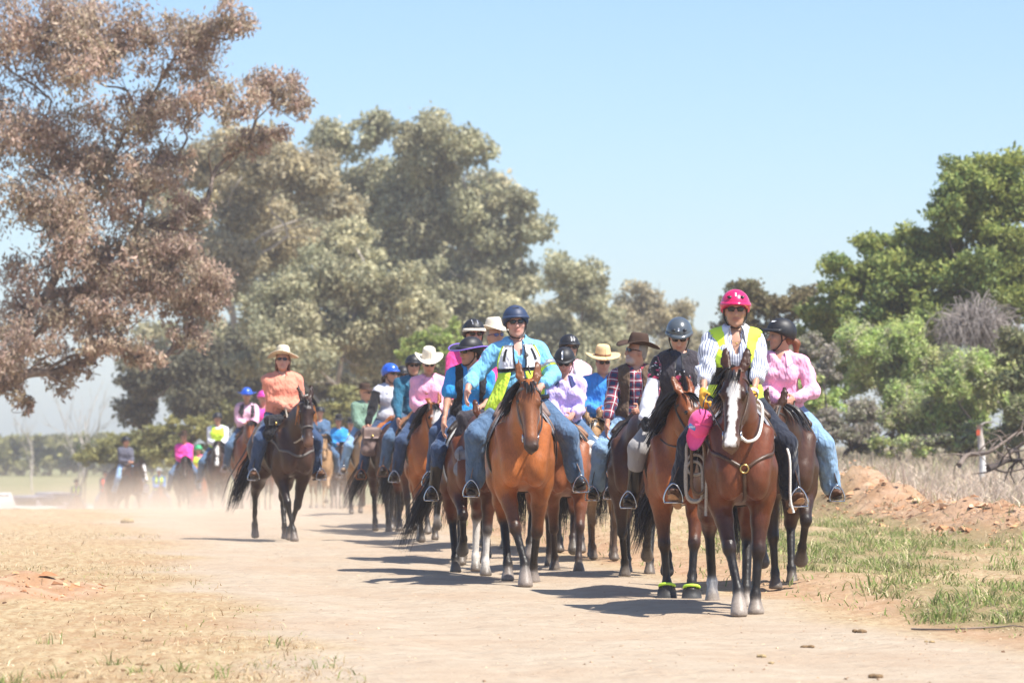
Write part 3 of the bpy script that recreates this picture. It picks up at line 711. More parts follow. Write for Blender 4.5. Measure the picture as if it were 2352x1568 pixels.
def tree(name, label, x, Y, lobes, cols, cov=.8, size=.22, bark='bark', cat='tree', group=None, seed=1, droop=.45, clumps=20, crad=.36, trunk=True, flat=.55, base_x=None, trunk_r=.22, zbase=None, shellf=.5, limb=.45, twigs=3, vz=.8):
    """lobes: (px, py, rx_px, ry_px[, depth offset m]) of the crown's masses in the picture, at the tree's own distance"""
    rg = np.random.default_rng(seed); Xb = ((base_x if base_x is not None else x) - 1176) * Y / FPX
    zb = float(height(Xb, Y)) if zbase is None else zbase
    t = empty(name, (Xb, Y, zb)); tag(t, label, cat, group); o = np.array([Xb, Y, zb])
    C, Rd, LC, g_of = [], [], [], []
    for lb in lobes:
        px, py, rx, ry = lb[:4]; X, Z = at(px, py, Y); sx_, sz_ = rx * Y / FPX, ry * Y / FPX; dy = lb[4] if len(lb) > 4 else rg.normal() * sx_ * .6
        c0 = np.array([X, Y + dy, Z]) - o; LC.append(c0); g = math.sqrt(sx_ * sz_); g_of.append(g)
        for _ in range(clumps):
            d = rg.normal(size=3); d /= np.linalg.norm(d); rr = rg.random() ** .5
            C.append(c0 + d * rr * np.array([sx_, g, sz_]) * .84); q = crad * g * (.45 + .8 * rg.random()); Rd.append([q * 1.1, q * 1.1, q * vz])
    V, Q, K = leaves(rg, np.array(C), np.array(Rd), cov, size, np.array(cols), droop, flat, shellf)
    mesh_np('crown', V, Q, MAT['leaf'], t, False, cols=K)
    if trunk:
        m = MB(); top = np.mean(LC, 0); fork = top * np.array([.45, .6, .0]) + np.array([0, 0, top[2] * .45])
        m.tube(spline([(0, 0, -.3), fork * .5 + rg.normal(size=3) * .15, fork], 9), np.linspace(trunk_r, trunk_r * .75, 9), 8)
        # boughs grow from mass to mass, each from the nearest one further in
        nodes = [fork]; par = {}; plen = [0.0]; order = np.argsort([np.linalg.norm(c - fork) for c in LC]); idx = {}
        for oi in order:
            c = LC[oi]; cost = [np.linalg.norm(c - q) + .45 * plen[k] for k, q in enumerate(nodes)]; k = int(np.argmin(cost))
            nodes.append(c); plen.append(plen[k] + np.linalg.norm(c - nodes[k])); par[len(nodes) - 1] = k; idx[len(nodes) - 1] = oi
        cnt = np.ones(len(nodes))
        for k in range(len(nodes) - 1, 0, -1): cnt[par[k]] += cnt[k]
        for k in range(1, len(nodes)):
            p0, c = nodes[par[k]], nodes[k]; L_ = np.linalg.norm(c - p0); j = rg.normal(size=(2, 3)) * L_ * .10
            w = spline([p0, p0 + (c - p0) * .35 + j[0], p0 + (c - p0) * .7 + j[1], c], 10); r1 = trunk_r * limb * 2.0 * (cnt[k] / cnt[0]) ** .72 + .010
            m.tube(w, np.linspace(r1, max(r1 * .6, .012), 10), 6)
            for _ in range(twigs):
                q0 = w[rg.integers(3, 10)]; e = c + rg.normal(size=3).clip(-1.4, 1.4) * g_of[idx[k]] * .5; m.tube(spline([q0, (q0 + e) / 2 + rg.normal(size=3) * .12, e], 6), np.linspace(r1 * .4, .007, 6), 4, caps=False)
        m.build('trunk', MAT[bark], t)
    return t
GUM = [(0.434, 0.406, 0.243), (0.349, 0.341, 0.193), (0.543, 0.483, 0.294), (0.282, 0.286, 0.179)]
GUMB = [(0.439, 0.369, 0.234), (0.344, 0.309, 0.196), (0.533, 0.443, 0.254), (0.268, 0.249, 0.166)]
RED = [(0.478, 0.345, 0.276), (0.410, 0.289, 0.226), (0.500, 0.383, 0.281), (0.375, 0.317, 0.204), (0.455, 0.306, 0.243), (0.341, 0.256, 0.198), (0.431, 0.367, 0.243)]
DARKG = [(0.193, 0.257, 0.067), (0.286, 0.330, 0.080), (0.138, 0.206, 0.058), (0.387, 0.404, 0.103)]
OLIVE = [(0.287, 0.269, 0.099), (0.368, 0.336, 0.121), (0.218, 0.218, 0.088)]
LIME = [(.33, .40, .10), (.25, .33, .09), (.42, .46, .15)]
SCRUB = [(0.411, 0.549, 0.157), (0.560, 0.658, 0.204), (0.299, 0.402, 0.142), (0.634, 0.604, 0.283)]
GREY = [(0.356, 0.310, 0.264), (0.277, 0.238, 0.205), (0.396, 0.363, 0.264), (0.264, 0.277, 0.158)]
BG = 'trees behind the riders'
# the big reddish gum leaning in from the left; its trunk stands outside the view
tree('gum_tree', 'big reddish brown gum tree leaning in from the left edge', 60, 66, [
    (60, 60, 230, 170), (250, 120, 160, 130), (420, 90, 140, 110), (540, 60, 70, 70), (60, 300, 200, 150), (300, 260, 150, 90), (480, 240, 130, 70), (620, 200, 90, 80), (680, 245, 48, 40),
    (600, 300, 90, 34), (120, 500, 190, 150), (330, 440, 100, 110), (300, 560, 140, 110), (450, 620, 90, 90), (330, 680, 130, 100), (100, 680, 180, 110), (440, 700, 70, 70),
    (430, 500, 70, 80), (400, 600, 90, 80), (230, 640, 140, 90), (400, 360, 90, 50), (200, 390, 150, 90), (560, 330, 80, 30), (430, 770, 80, 45), (270, 790, 110, 45), (490, 660, 60, 80), (330, 820, 70, 30), (210, 740, 120, 60), (70, 800, 110, 90), (140, 850, 55, 70), (30, 880, 40, 60), (200, 830, 40, 50), (60, 930, 26, 30)],
    RED, size=.115, cov=.27, bark='bark', seed=11, droop=.8, clumps=20, crad=.34, flat=.34, base_x=-330, trunk_r=.34, limb=.34, twigs=5, shellf=.1, vz=1.15)
tree('gum_tree', 'tall grey green gum with a broken domed top behind the riders', 1000, 150, [
    (760, 320, 80, 60), (860, 300, 70, 50), (960, 330, 90, 75), (1070, 350, 70, 65), (1000, 400, 100, 70), (820, 420, 110, 90), (950, 500, 130, 100), (1080, 480, 70, 60), (1170, 470, 60, 50), (1200, 540, 70, 60),
    (1080, 600, 130, 100), (1180, 640, 80, 70), (1000, 680, 120, 100), (1120, 720, 120, 90), (900, 600, 120, 100)], GUM, size=.24, seed=12, vz=1.0, group=BG, bark='bark_pale', base_x=1010)
tree('gum_tree', 'broad gum with yellowish brown crown between red gum and tall gum', 640, 132, [
    (480, 380, 110, 60), (600, 370, 130, 70), (700, 430, 120, 80), (520, 480, 130, 90), (640, 530, 150, 90), (780, 480, 70, 60), (520, 620, 110, 100)], GUMB, size=.21, seed=13, vz=1.0, group=BG, bark='bark_pale')
tree('gum_tree', 'rounded grey green gum crown above the coral shirted rider', 830, 120, [
    (800, 560, 110, 70), (860, 640, 130, 80), (740, 660, 110, 90), (920, 720, 110, 90), (800, 760, 140, 90), (700, 800, 120, 90), (640, 720, 90, 90), (900, 800, 120, 80), (600, 820, 100, 80), (960, 850, 70, 60)], GUM, size=.19, seed=14, vz=1.0, group=BG, base_x=780, bark='bark_pale')
tree('gum_tree', 'dark low gum at the foot of the tall trees left of coral rider', 480, 128, [
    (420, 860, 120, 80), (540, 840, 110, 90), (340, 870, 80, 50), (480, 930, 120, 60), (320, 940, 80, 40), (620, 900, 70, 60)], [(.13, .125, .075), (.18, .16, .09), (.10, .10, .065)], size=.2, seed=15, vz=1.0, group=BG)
tree('gum_tree', 'grey gum with rounded shoulder right of the tall gum', 1300, 140, [
    (1300, 660, 90, 70), (1370, 700, 70, 70), (1230, 740, 100, 80), (1320, 800, 110, 80), (1200, 860, 110, 70), (1120, 860, 90, 70)], GUM, size=.21, seed=16, vz=1.0, group=BG)
tree('gum_tree', 'small brownish gum standing behind the grey helmeted rider', 1500, 150, [
    (1480, 690, 70, 55), (1540, 730, 60, 55), (1450, 770, 70, 70), (1560, 800, 60, 60), (1490, 840, 100, 70), (1400, 850, 80, 70), (1330, 880, 60, 40)], GUMB, size=.22, seed=17, vz=1.0, group=BG)
tree('gum_tree', 'low dark gum thicket behind the middle riders', 1150, 125, [
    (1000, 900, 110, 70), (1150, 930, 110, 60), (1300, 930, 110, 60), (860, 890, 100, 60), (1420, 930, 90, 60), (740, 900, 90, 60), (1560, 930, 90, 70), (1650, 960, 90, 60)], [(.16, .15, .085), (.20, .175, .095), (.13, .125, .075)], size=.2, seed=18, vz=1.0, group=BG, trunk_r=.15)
rgb = np.random.default_rng(404)
for nm_, x0, x1, yt, Yd, sd in (('pale hazy gum far behind the broad yellowish gum', 380, 760, 420, 185, 51), ('pale hazy gum far behind the tall domed gum', 760, 1180, 380, 195, 52), ('pale hazy gum far behind the small brownish gum', 1160, 1600, 700, 190, 53)):
    lb = []
    for xx in np.arange(x0, x1, 78):
        for yy in np.arange(yt + 70, 960, 84):
            lb.append((xx + rgb.normal() * 16, yy + rgb.normal() * 16, 70, 62))
    tree('gum_tree', nm_, (x0 + x1) / 2, Yd, lb, GUM + GUMB[:1], size=.42, cov=.75, seed=sd, vz=1.0, group=BG, clumps=9, crad=.42, trunk_r=.3)
BR = 'scrub and trees on the right'
tree('wattle_tree', 'large dark green wattle filling the right edge', 2230, 82, [
    (2300, 400, 110, 80), (2220, 420, 80, 70), (2180, 500, 80, 70), (2300, 530, 110, 90), (2120, 560, 80, 60), (2020, 560, 80, 50), (1960, 610, 70, 50), (2060, 640, 100, 70), (2220, 640, 120, 90), (2340, 680, 90, 90), (1930, 680, 60, 45),
    (2150, 730, 120, 70), (2010, 730, 90, 60), (2330, 460, 60, 60), (2200, 810, 120, 70, 2), (2060, 820, 100, 70, 2), (2330, 820, 90, 80, 2), (1960, 860, 80, 60, 2), (2240, 900, 120, 70, 2), (2100, 620, 80, 60, 1), (2260, 470, 90, 80, 1), (2180, 580, 90, 70, 1.5), (2340, 580, 70, 80, 1), (1990, 650, 70, 50, 1), (2100, 700, 90, 60, 1.5), (1900, 720, 60, 50, 1), (1880, 780, 60, 60, 1.5), (1960, 770, 70, 60, 2), (2480, 420, 110, 90, 1), (2580, 520, 110, 100, 1), (2480, 600, 110, 90, 1), (2570, 720, 110, 90, 1), (2470, 780, 100, 90, 1), (2560, 880, 110, 80, 1)], DARKG, size=.135, seed=21, group=BR, bark='bark_dark', base_x=2240, droop=.1, flat=.5, trunk_r=.2, shellf=.4)
tree('wattle_tree', 'brown tinged wattle behind the pink helmeted lead rider', 1740, 92, [
    (1700, 690, 60, 50), (1770, 700, 70, 50), (1840, 700, 60, 50), (1680, 760, 70, 70), (1780, 790, 90, 70), (1880, 790, 60, 60), (1720, 860, 90, 70)], [(.26, .205, .10), (.20, .18, .08), (.30, .235, .115), (.16, .165, .07)], size=.14, seed=22, group=BR, droop=.1)
def shrub(label, x, Y, lobes, cols, seed, size=.11, grp=BR, **kw):
    return tree('shrub', label, x, Y, lobes, cols, size=size, cat='shrub', group=grp, seed=seed, bark='bark_dark', trunk_r=.06, droop=kw.pop('droop', -.1), clumps=kw.pop('clumps', 26), crad=kw.pop('crad', .30), shellf=.25, cov=kw.pop('cov', .7), **kw)
shrub('bright green shrub below the dark wattle near right edge', 2060, 76, [(1980, 800, 70, 60), (2060, 790, 80, 60), (2000, 870, 80, 60), (2080, 880, 70, 60), (2120, 830, 70, 50)], SCRUB + GREY[:1], 31, vz=1.5, flat=.3)
shrub('light green shrub at the right edge behind the painted post', 2290, 72, [(2300, 850, 90, 70), (2200, 850, 70, 50), (2330, 930, 70, 60), (2240, 940, 90, 70), (2160, 960, 70, 60), (2170, 890, 60, 50), (2250, 860, 60, 40), (2430, 880, 80, 70), (2510, 930, 90, 80), (2450, 990, 80, 50)], SCRUB + GREY[:1], 32, vz=1.5, flat=.3)
shrub('feathery green shrub between the bright shrub and painted post', 2120, 73, [(2110, 930, 60, 60), (2060, 950, 60, 60), (2140, 990, 70, 50), (2210, 1000, 60, 40)], SCRUB + GREY[:2], 38, vz=1.6, flat=.3)
shrub('low olive scrub along the dry grass behind the painted post', 2230, 71, [(2260, 1000, 70, 40), (2190, 1015, 60, 30), (2320, 1010, 60, 40), (2110, 1020, 60, 30), (2030, 1020, 60, 30)], GREY + SCRUB, 39, size=.09)
shrub('olive shrub hugging the right edge above the fallen branches', 2330, 70, [(2340, 800, 60, 60), (2345, 880, 60, 60), (2350, 950, 60, 60), (2345, 1000, 60, 40), (2290, 1000, 60, 40)], [(.20, .22, .10), (.26, .25, .13)], 33)
shrub('small green shrub just right of the pink shirted rider', 1860, 74, [(1850, 880, 60, 50), (1890, 930, 60, 50)], SCRUB, 34)
shrub('grey twiggy scrub behind the pink shirted rider', 1930, 74, [(1900, 980, 80, 50), (1990, 960, 80, 60), (2070, 970, 60, 50), (1960, 1010, 90, 40), (1880, 840, 60, 60), (2100, 1000, 60, 40)], GREY, 35, size=.09)
shrub('grey dry scrub right of the lead rider shoulder', 1830, 80, [(1820, 830, 60, 60), (1760, 900, 70, 60), (1700, 940, 60, 50), (1860, 800, 40, 40)], GREY, 36, size=.09)
shrub('lime green bush rising behind the cream hatted rider', 985, 100, [(960, 790, 40, 36), (1010, 780, 44, 44), (1045, 760, 22, 40), (930, 820, 34, 26), (990, 830, 60, 40)], LIME, 41, size=.13, grp=BG)
shrub('yellow green bush between dark horse and green jacket', 800, 110, [(790, 910, 50, 34), (840, 930, 50, 30), (760, 950, 50, 40), (800, 980, 70, 40)], OLIVE, 42, size=.14, grp=BG)
shrub('olive bush behind the hot pink far rider', 430, 118, [(400, 990, 60, 40), (470, 980, 60, 40), (360, 1010, 50, 40), (420, 1040, 90, 50), (560, 960, 60, 60), (620, 990, 70, 60), (700, 990, 70, 60)], OLIVE, 43, size=.15, grp=BG)
shrub('olive bush behind the dark rider in the dust', 300, 140, [(270, 1020, 60, 36), (330, 1020, 60, 36), (300, 1060, 80, 40), (220, 1040, 50, 40)], OLIVE, 44, size=.17, grp=BG)
shrub('round dark bush standing left of the dark far rider', 196, 200, [(196, 1020, 22, 26), (196, 1045, 20, 30)], [(.13, .16, .06), (.17, .19, .07)], 45, size=.2, grp=BG)
# the far hedge across the paddock
rg = np.random.default_rng(77)
for i, x in enumerate(range(-40, 440, 60)):
    lb = [(x + rg.normal() * 10, 1024 + rg.normal() * 5, 58, 26), (x + rg.normal() * 12, 1052, 60, 32), (x + rg.normal() * 10, 1010, 54, 16), (x + 28, 1072, 56, 24), (x + 30, 1036, 56, 32), (x + 30, 1012, 40, 16)]
    shrub('olive bush in the far hedge, %s from the left edge' % ('first second third fourth fifth sixth seventh eighth'.split()[i]), x, 330, lb, OLIVE + [(.28, .26, .13)], 80 + i, size=.5, grp='far hedge across the paddock', clumps=15)
# leafless thin saplings far left
def bare_tree(label, x, Y, ytop, seed, n=5, lean=0.0, r0=.06, cat='tree', matn='bark_pale', name='bare_sapling', spread=.28, depth=3):
    X, Zt = at(x, ytop, Y); zb = float(height(X, Y)); t = empty(name, (X, Y, zb)); tag(t, label, cat, 'leafless saplings')
    rg = np.random.default_rng(seed); m = MB(); tips = []
    limb_tubes(m, np.array([0, 0, -.2]), np.array([lean, 0, 1.0]), (Zt - zb) * .5, r0, depth, rg, tips, spread, .05, 6)
    m.build('trunk', MAT[matn], t)
bare_tree('thin leafless sapling under the red gum, left of the forked one', 180, 160, 800, 3)
bare_tree('forked leafless sapling under the overhanging red gum', 206, 160, 830, 8, lean=.12)
bare_tree('faint leafless sapling nearest the left edge', 96, 170, 880, 15, r0=.05)
bare_tree('bare twig stems poking above the brown tinged wattle', 1855, 95, 575, 21, r0=.03, spread=.15)

# dead shrub: a ball of dry twigs hanging in the wattle
def dead_ball():
    Y = 78.0; X, Z = at(2240, 735, Y); zb = float(height(X, Y)); t = empty('dead_shrub', (X, Y, zb)); tag(t, 'grey dead shrub of drooping bare twigs before the dark wattle', 'shrub', BR)
    rg = np.random.default_rng(5); m = MB(); top = np.array([0, 0, Z - zb + .45])
    m.tube(spline([(0.05, 0, -.2), (.1, .1, 1.2), (.0, 0, Z - zb)], 8), np.linspace(.07, .035, 8), 6); m.build('trunk', MAT['bark'], t)
    m = MB()
    for i in range(430):
        d = rg.normal(size=3); d /= np.linalg.norm(d); d[2] = abs(d[2]) * .8 + .05; R_ = .42 + .68 * rg.random() ** .7
        c0 = np.array([0, 0, Z - zb - .25]); p0 = c0 + rg.normal(size=3) * np.array([.12, .12, .18]); p1 = c0 + d * R_ * .8 + rg.normal(size=3) * .15
        p2 = c0 + d * np.array([1.05, 1.05, .6]) * R_ + np.array([0, 0, -.05 - .75 * rg.random()]) + rg.normal(size=3) * .22
        m.tube(spline([p0, p1, p2], 7), np.linspace(.014, .004, 7), 3, caps=False)
        for _ in range(2):
            q0 = p1 + (p2 - p1) * rg.random(); m.tube(spline([q0, q0 + rg.normal(size=3) * .12 + np.array([0, 0, -.1])], 3), (.006, .005, .003), 3, caps=False)
    m.build('twigs', MAT['twig'], t)
MAT['twig'] = mat('dry_twig', (.30, .26, .235), .9, .2, var=.35, scale=9)
dead_ball()

# white painted stump post with a red tag, and the fallen branches beside it
def post():
    Y = 62.0; X, Zt = at(2253, 975, Y); _, Zb = at(2253, 1062, Y); zb = min(Zb, float(height(X, Y))); t = empty('painted_post', (X, Y, zb)); tag(t, 'crooked white painted post with a red tag among fallen branches', 'post')
    rg = np.random.default_rng(2); h_ = Zt - zb; m = MB(); z = np.linspace(-.2, h_, 10)
    k_ = z < h_ * .62; m.tube(np.stack([.03 * np.sin(z * 4), 0 * z, z], -1)[k_], (.062 + .010 * np.sin(z * 9))[k_], 9); m.build('whitewashed_stem', MAT['whitewash'], t)
    m = MB(); k_ = z > h_ * .5; m.tube(np.stack([.03 * np.sin(z * 4), 0 * z, z], -1)[k_], (.060 + .008 * np.sin(z * 11))[k_], 9); m.build('stem', MAT['bark_pale'], t)
    m = MB(); m.tube(spline([(0, 0, h_ - .03), (.05, 0, h_ + .03), (.22, -.05, h_ + .05)], 6), np.linspace(.03, .012, 6), 5); m.build('stub', MAT['bark_pale'], t)
    m = MB(); m.box((-.06, -.062, h_ - .14), (.032, .010, .05)); m.build('red_tag', MAT['red_tag'], t, False)
MAT['whitewash'] = mat('whitewash', (.72, .70, .66), .9, .2, var=.2, scale=8, bmp=.3); MAT['red_tag'] = mat('red_tag', (.60, .10, .04), .6)
post()
def fallen(label, pix, Y, r0, seed, mt):
    P_ = []
    for x, y in pix: X, Z = at(x, y, Y); P_.append((X, Y + .3 * math.sin(x), Z))
    P_ = np.array(P_); t = empty('fallen_branch', (P_[0][0], Y, float(height(P_[0][0], Y)))); tag(t, label, 'branch', 'fallen branches'); o = np.array(t.location)
    rg = np.random.default_rng(seed); m = MB(); c = spline(P_ - o, 14); m.tube(c, np.linspace(r0, r0 * .4, 14), 6); m.build('limb', mt, t)
    m = MB()
    for i in range(9):
        p0 = c[rg.integers(1, 14)]; d = nrm(rg.normal(size=3) + np.array([0, 0, .35])); m.tube(spline([p0, p0 + d * .25, p0 + d * .5 + rg.normal(size=3) * .1], 5), np.linspace(r0 * .4, .006, 5), 4, caps=False)
    m.build('twigs', mt, t)
fallen('dark fallen branch lying left of the white post', [(2198, 1068), (2225, 1045), (2265, 1040), (2300, 1020), (2345, 990)], 60, .05, 4, MAT['bark'])
fallen('pale fallen branch at the right edge', [(2300, 1062), (2320, 1045), (2352, 1020), (2380, 985)], 58, .045, 6, MAT['bark'])
fallen('low dark root knot lying right of the white post', [(2268, 1076), (2290, 1068), (2320, 1058), (2350, 1056)], 56, .06, 9, MAT['bark_dark'])
# twig lying on the dirt, lower right
Yk = FPX * CAM_H / (1450 - HORIZON); m = MB(); Xk = (2250 - 1176) * Yk / FPX
c = np.array([((x - 1176) * Yk / FPX, Yk + .25 * (1450 - y) / 10, 0) for x, y in ((2110, 1432), (2180, 1444), (2260, 1446), (2350, 1452))]); c = spline(c, 12); c[:, 2] = height(c[:, 0], c[:, 1]) + .012
m.tube(c, np.linspace(.008, .004, 12), 5); tag(m.build('fallen_twig', MAT['bark']), 'long thin bare twig lying on the dirt at lower right', 'twig')
# ------------------------------------------------------------------ horses
# local frame: feet on z = 0, nose towards -Y, the horse's left side on +X
def P3(x, f, z): return np.array([x, -f, z], float)

FRONT = dict(  # knee (f, z), fetlock (f, z), toe direction angle, toe lift
    stand=((.41, .46), (.41, .135), (.45, .0)), fwd=((.55, .475), (.64, .15), (.70, .0)),
    reach=((.62, .50), (.76, .19), (.83, .035)), back=((.29, .45), (.10, .145), (.11, .0)),
    lift=((.62, .58), (.46, .33), (.35, .215)), high=((.64, .61), (.50, .37), (.40, .25)), toe=((.58, .49), (.70, .19), (.775, .06)), mid=((.47, .465), (.50, .14), (.55, .0)))
HIND = dict(
    stand=((-.37, .90), (-.73, .57), (-.70, .145), (-.65, .0)), fwd=((-.29, .90), (-.55, .55), (-.36, .15), (-.30, .0)),
    back=((-.42, .89), (-.88, .59), (-1.00, .17), (-.97, .0)), lift=((-.29, .92), (-.66, .64), (-.60, .33), (-.54, .23)))

def horse_prims(p):
    B = np.array(p['coat']); K = np.array(p.get('points', (.012, .010, .009))); DK = B * 0.72
    LT = np.clip(B * 1.18 + .006, 0, 1)
    socks = p.get('socks', {}); hoofc = p.get('hoof', (.10, .085, .07))
    belly = p.get('girth', 1.0)
    S = []
    reg = ['trunk']
    def A(q): q['reg'] = reg[0]; S.append(q)
    # trunk
    A(ell(P3(0, .30, 1.165), (.235 * belly, .40, .365), B, .10))
    A(ell(P3(0, -.06, 1.135), (.295 * belly, .50, .335), B, .14))
    A(ell(P3(0, -.40, 1.215), (.25, .36, .26), B, .12))
    for s in (-1, 1):
        A(ell(P3(.115 * s, -.55, 1.17), (.165, .28, .30), B, .08))
        A(ell(P3(.135 * s, .44, 1.10), (.105, .19, .29), B, .06, R=Rx(math.radians(-14))))
        A(ell(P3(.098 * s, .625, .99), (.098, .125, .155), LT, .022))
        A(cone(P3(.17 * s, .50, 1.32), P3(.125 * s, .66, 1.06), .075, .065, B, .035))
        A(ell(P3(.165 * s, .40, .84), (.062, .085, .15), B, .03))
        A(ell(P3(.20 * s, -.36, 1.02), (.07, .13, .16), B, .05))
    A(ell(P3(0, -.50, 1.375), (.15, .34, .13), B, .10))
    A(ell(P3(0, .585, 1.12), (.17, .14, .20), B, .08))
    A(cone(P3(0, .80, 1.08), P3(0, .75, .84), .045, .040, None, .035, op='s'))
    A(cone(P3(0, .30, 1.485), P3(0, -.12, 1.41), .05, .07, DK, .10))
    reg[0] = 'neck'
    ny, hy = math.radians(p.get('neck_yaw', 0)), math.radians(p.get('head_yaw', 0))
    raise_ = p.get('neck', 0.0)
    pz, pf = 1.70 + raise_, .92 - raise_ * .5
    yaw = lambda v, a: Rz(a) @ v
    n0 = P3(0, .42, 1.22)
    poll = n0 + yaw(P3(0, pf - .42, pz - 1.22), ny)
    n1 = n0 + yaw(P3(0, (pf - .42) * .52, (pz - 1.22) * .50), ny * .6)
    lat = Rz(ny) @ np.array([1.0, 0, 0])
    A(cone(n0, n1, .285, .195, B, .09, lat, .56))
    A(cone(n1, poll + np.array([0, 0, -.07]), .195, .125, B, .08, lat, .56))
    reg[0] = 'head'
    hp = math.radians(p.get('head_pitch', 55)); ht = ny + hy; roll = math.radians(p.get('head_roll', 0))
    a = np.array([0, -math.cos(hp), -math.sin(hp)]); b = np.array([0, -math.sin(hp), math.cos(hp)]); c = np.array([1.0, 0, 0])
    R = Rz(ht); a, b, c = R @ a, R @ b, R @ c
    if roll:
        b, c = b * math.cos(roll) + c * math.sin(roll), c * math.cos(roll) - b * math.sin(roll)
    o = poll + a * .01
    H = lambda u, v, w: o + a * u + b * v + c * w
    HR = np.stack([c, a, b], 1)     # columns: lateral, along the face, dorsal
    he = lambda u, v, w, r, col, k: A(ell(H(u, v, w), r, col, k, R=HR))
    MZ = np.array(p.get('muzzle', B * 0.35 + .008)); FC = np.array(p.get('face', B))
    he(.10, -.045, 0, (.088, .15, .105), FC, .05)
    A(cone(H(.10, -.02, 0), H(.47, -.045, 0), .093, .058, FC, .04, c, .88))
    for s in (-1, 1):
        he(.20, -.125, .045 * s, (.042, .14, .105), FC, .03)
        he(.165, .018, .072 * s, (.030, .048, .034), FC * .8, .025)
    A(cone(H(.24, -.16, 0), H(.50, -.115, 0), .055, .036, FC, .04))
    he(.52, -.07, 0, (.062, .085, .066), MZ, .035)
    for s in (-1, 1): he(.565, -.045, .036 * s, (.028, .036, .034), MZ, .02)
    he(.545, -.125, 0, (.036, .05, .026), MZ, .02)
    for s in (-1, 1):
        A(ell(H(.588, -.03, .041 * s), (.013, .020, .018), None, .008, R=HR, op='s'))
    # ears
    ef = p.get('ears', 0.0)
    for s in (-1, 1):
        e0 = H(.0, .03, .050 * s); e1 = H(-.075, .045 + ef * .3, .074 * s); e2 = H(-.155, .052 + ef * .8, .082 * s); e3 = H(-.235, .05 + ef, .072 * s)
        fw = nrm(b * .8 - a * .2 + c * .22 * s); EC = FC * .5 + K * .5
        A(cone(e0, e1, .028, .041, FC * .9, .012, fw, .5)); A(cone(e1, e2, .041, .033, FC * .8, .012, fw, .5)); A(cone(e2, e3, .033, .006, EC, .012, fw, .5))
        A(cone(e0 + (e1 - e0) * .75 + fw * .026, e2 + fw * .021, .016, .009, None, .008, op='s'))
    reg[0] = 'leg'
    lp = p.get('legs', ('stand', 'fwd', 'stand', 'back'))     # front left(+X), front right, hind left, hind right
    nar = p.get('narrow', .10)
    def hoof(fet, toe, s, front, col):
        dirv = nrm(toe - fet); lift = toe[2] > .1
        pa = fet + dirv * .07
        sole = fet + dirv * (.155 if lift else (fet[2] - .012) / max(-dirv[2], .3))
        return pa, sole
    for i, s in ((0, 1), (1, -1)):
        kn, fe, to = FRONT[lp[i]] if isinstance(lp[i], str) else lp[i]
        x0, x1 = .155 * s, p.get('cross', {}).get(('fl', 'fr')[i], nar + .015) * s
        elb = P3(x0, .37, .89); knee = P3((x0 + x1) / 2 * .98, *kn); fet = P3(x1, *fe); toe = P3(x1, *to)
        sk = socks.get(('fl', 'fr')[i], 0)
        cn = np.array(p['sock_col']) if sk >= 2 else K; ft = np.array(p.get('sock_col', (.6, .57, .52))) if sk >= 1 else K
        A(cone(P3(.15 * s, .46, 1.06), elb, .12, .105, B, .06))
        A(cone(elb, knee + (elb - knee) * .5, .098, .066, B * .95, .05)); A(cone(knee + (elb - knee) * .5, knee, .066, .049, B * .4 + K * .6, .03))
        A(ell(knee + P3(0, .008, 0), (.048, .052, .062), K if sk < 3 else ft, .03))
        A(cone(knee, fet, .038, .033, cn, .025)); A(ell(fet, (.042, .047, .045), ft, .02))
        pa, sole = hoof(fet, toe, s, True, ft)
        A(cone(fet, pa, .037, .042, ft, .02)); A(cone(pa + (sole - pa) * .10, sole, .050, .067, hoofc, .005))
    for i, s in ((2, 1), (3, -1)):
        st, hk, fe, to = HIND[lp[i]] if isinstance(lp[i], str) else lp[i]
        x1 = (nar + .02) * s
        sti = P3(.165 * s, *st); hock = P3(.135 * s, *hk); fet = P3(x1, *fe); toe = P3(x1, *to)
        sk = socks.get(('hl', 'hr')[i - 2], 0)
        cn = np.array(p['sock_col']) if sk >= 2 else K; ft = np.array(p.get('sock_col', (.6, .57, .52))) if sk >= 1 else K
        A(cone(P3(.13 * s, -.54, 1.14), sti, .20, .13, B, .07)); A(cone(P3(.12 * s, -.70, 1.10), sti + (hock - sti) * .6, .13, .085, B, .06))
        A(cone(sti, hock, .115, .052, B * .9, .05)); A(cone(sti + (hock - sti) * .75, hock, .065, .05, B * .4 + K * .6, .03))
        A(ell(hock, (.045, .062, .065), K, .03)); A(cone(hock + P3(0, -.05, .04), hock + P3(0, -.03, -.05), .025, .025, K, .03))
        A(cone(hock, fet, .042, .035, cn, .025)); A(ell(fet, (.044, .05, .047), ft, .02))
        pa, sole = hoof(fet, toe, s, False, ft)
        A(cone(fet, pa, .038, .042, ft, .02)); A(cone(pa + (sole - pa) * .10, sole, .048, .063, hoofc, .005))
    fr = dict(poll=poll, a=a, b=b, c=c, o=o, H=H, HR=HR, n0=n0, n1=n1, lat=lat)
    return S, fr

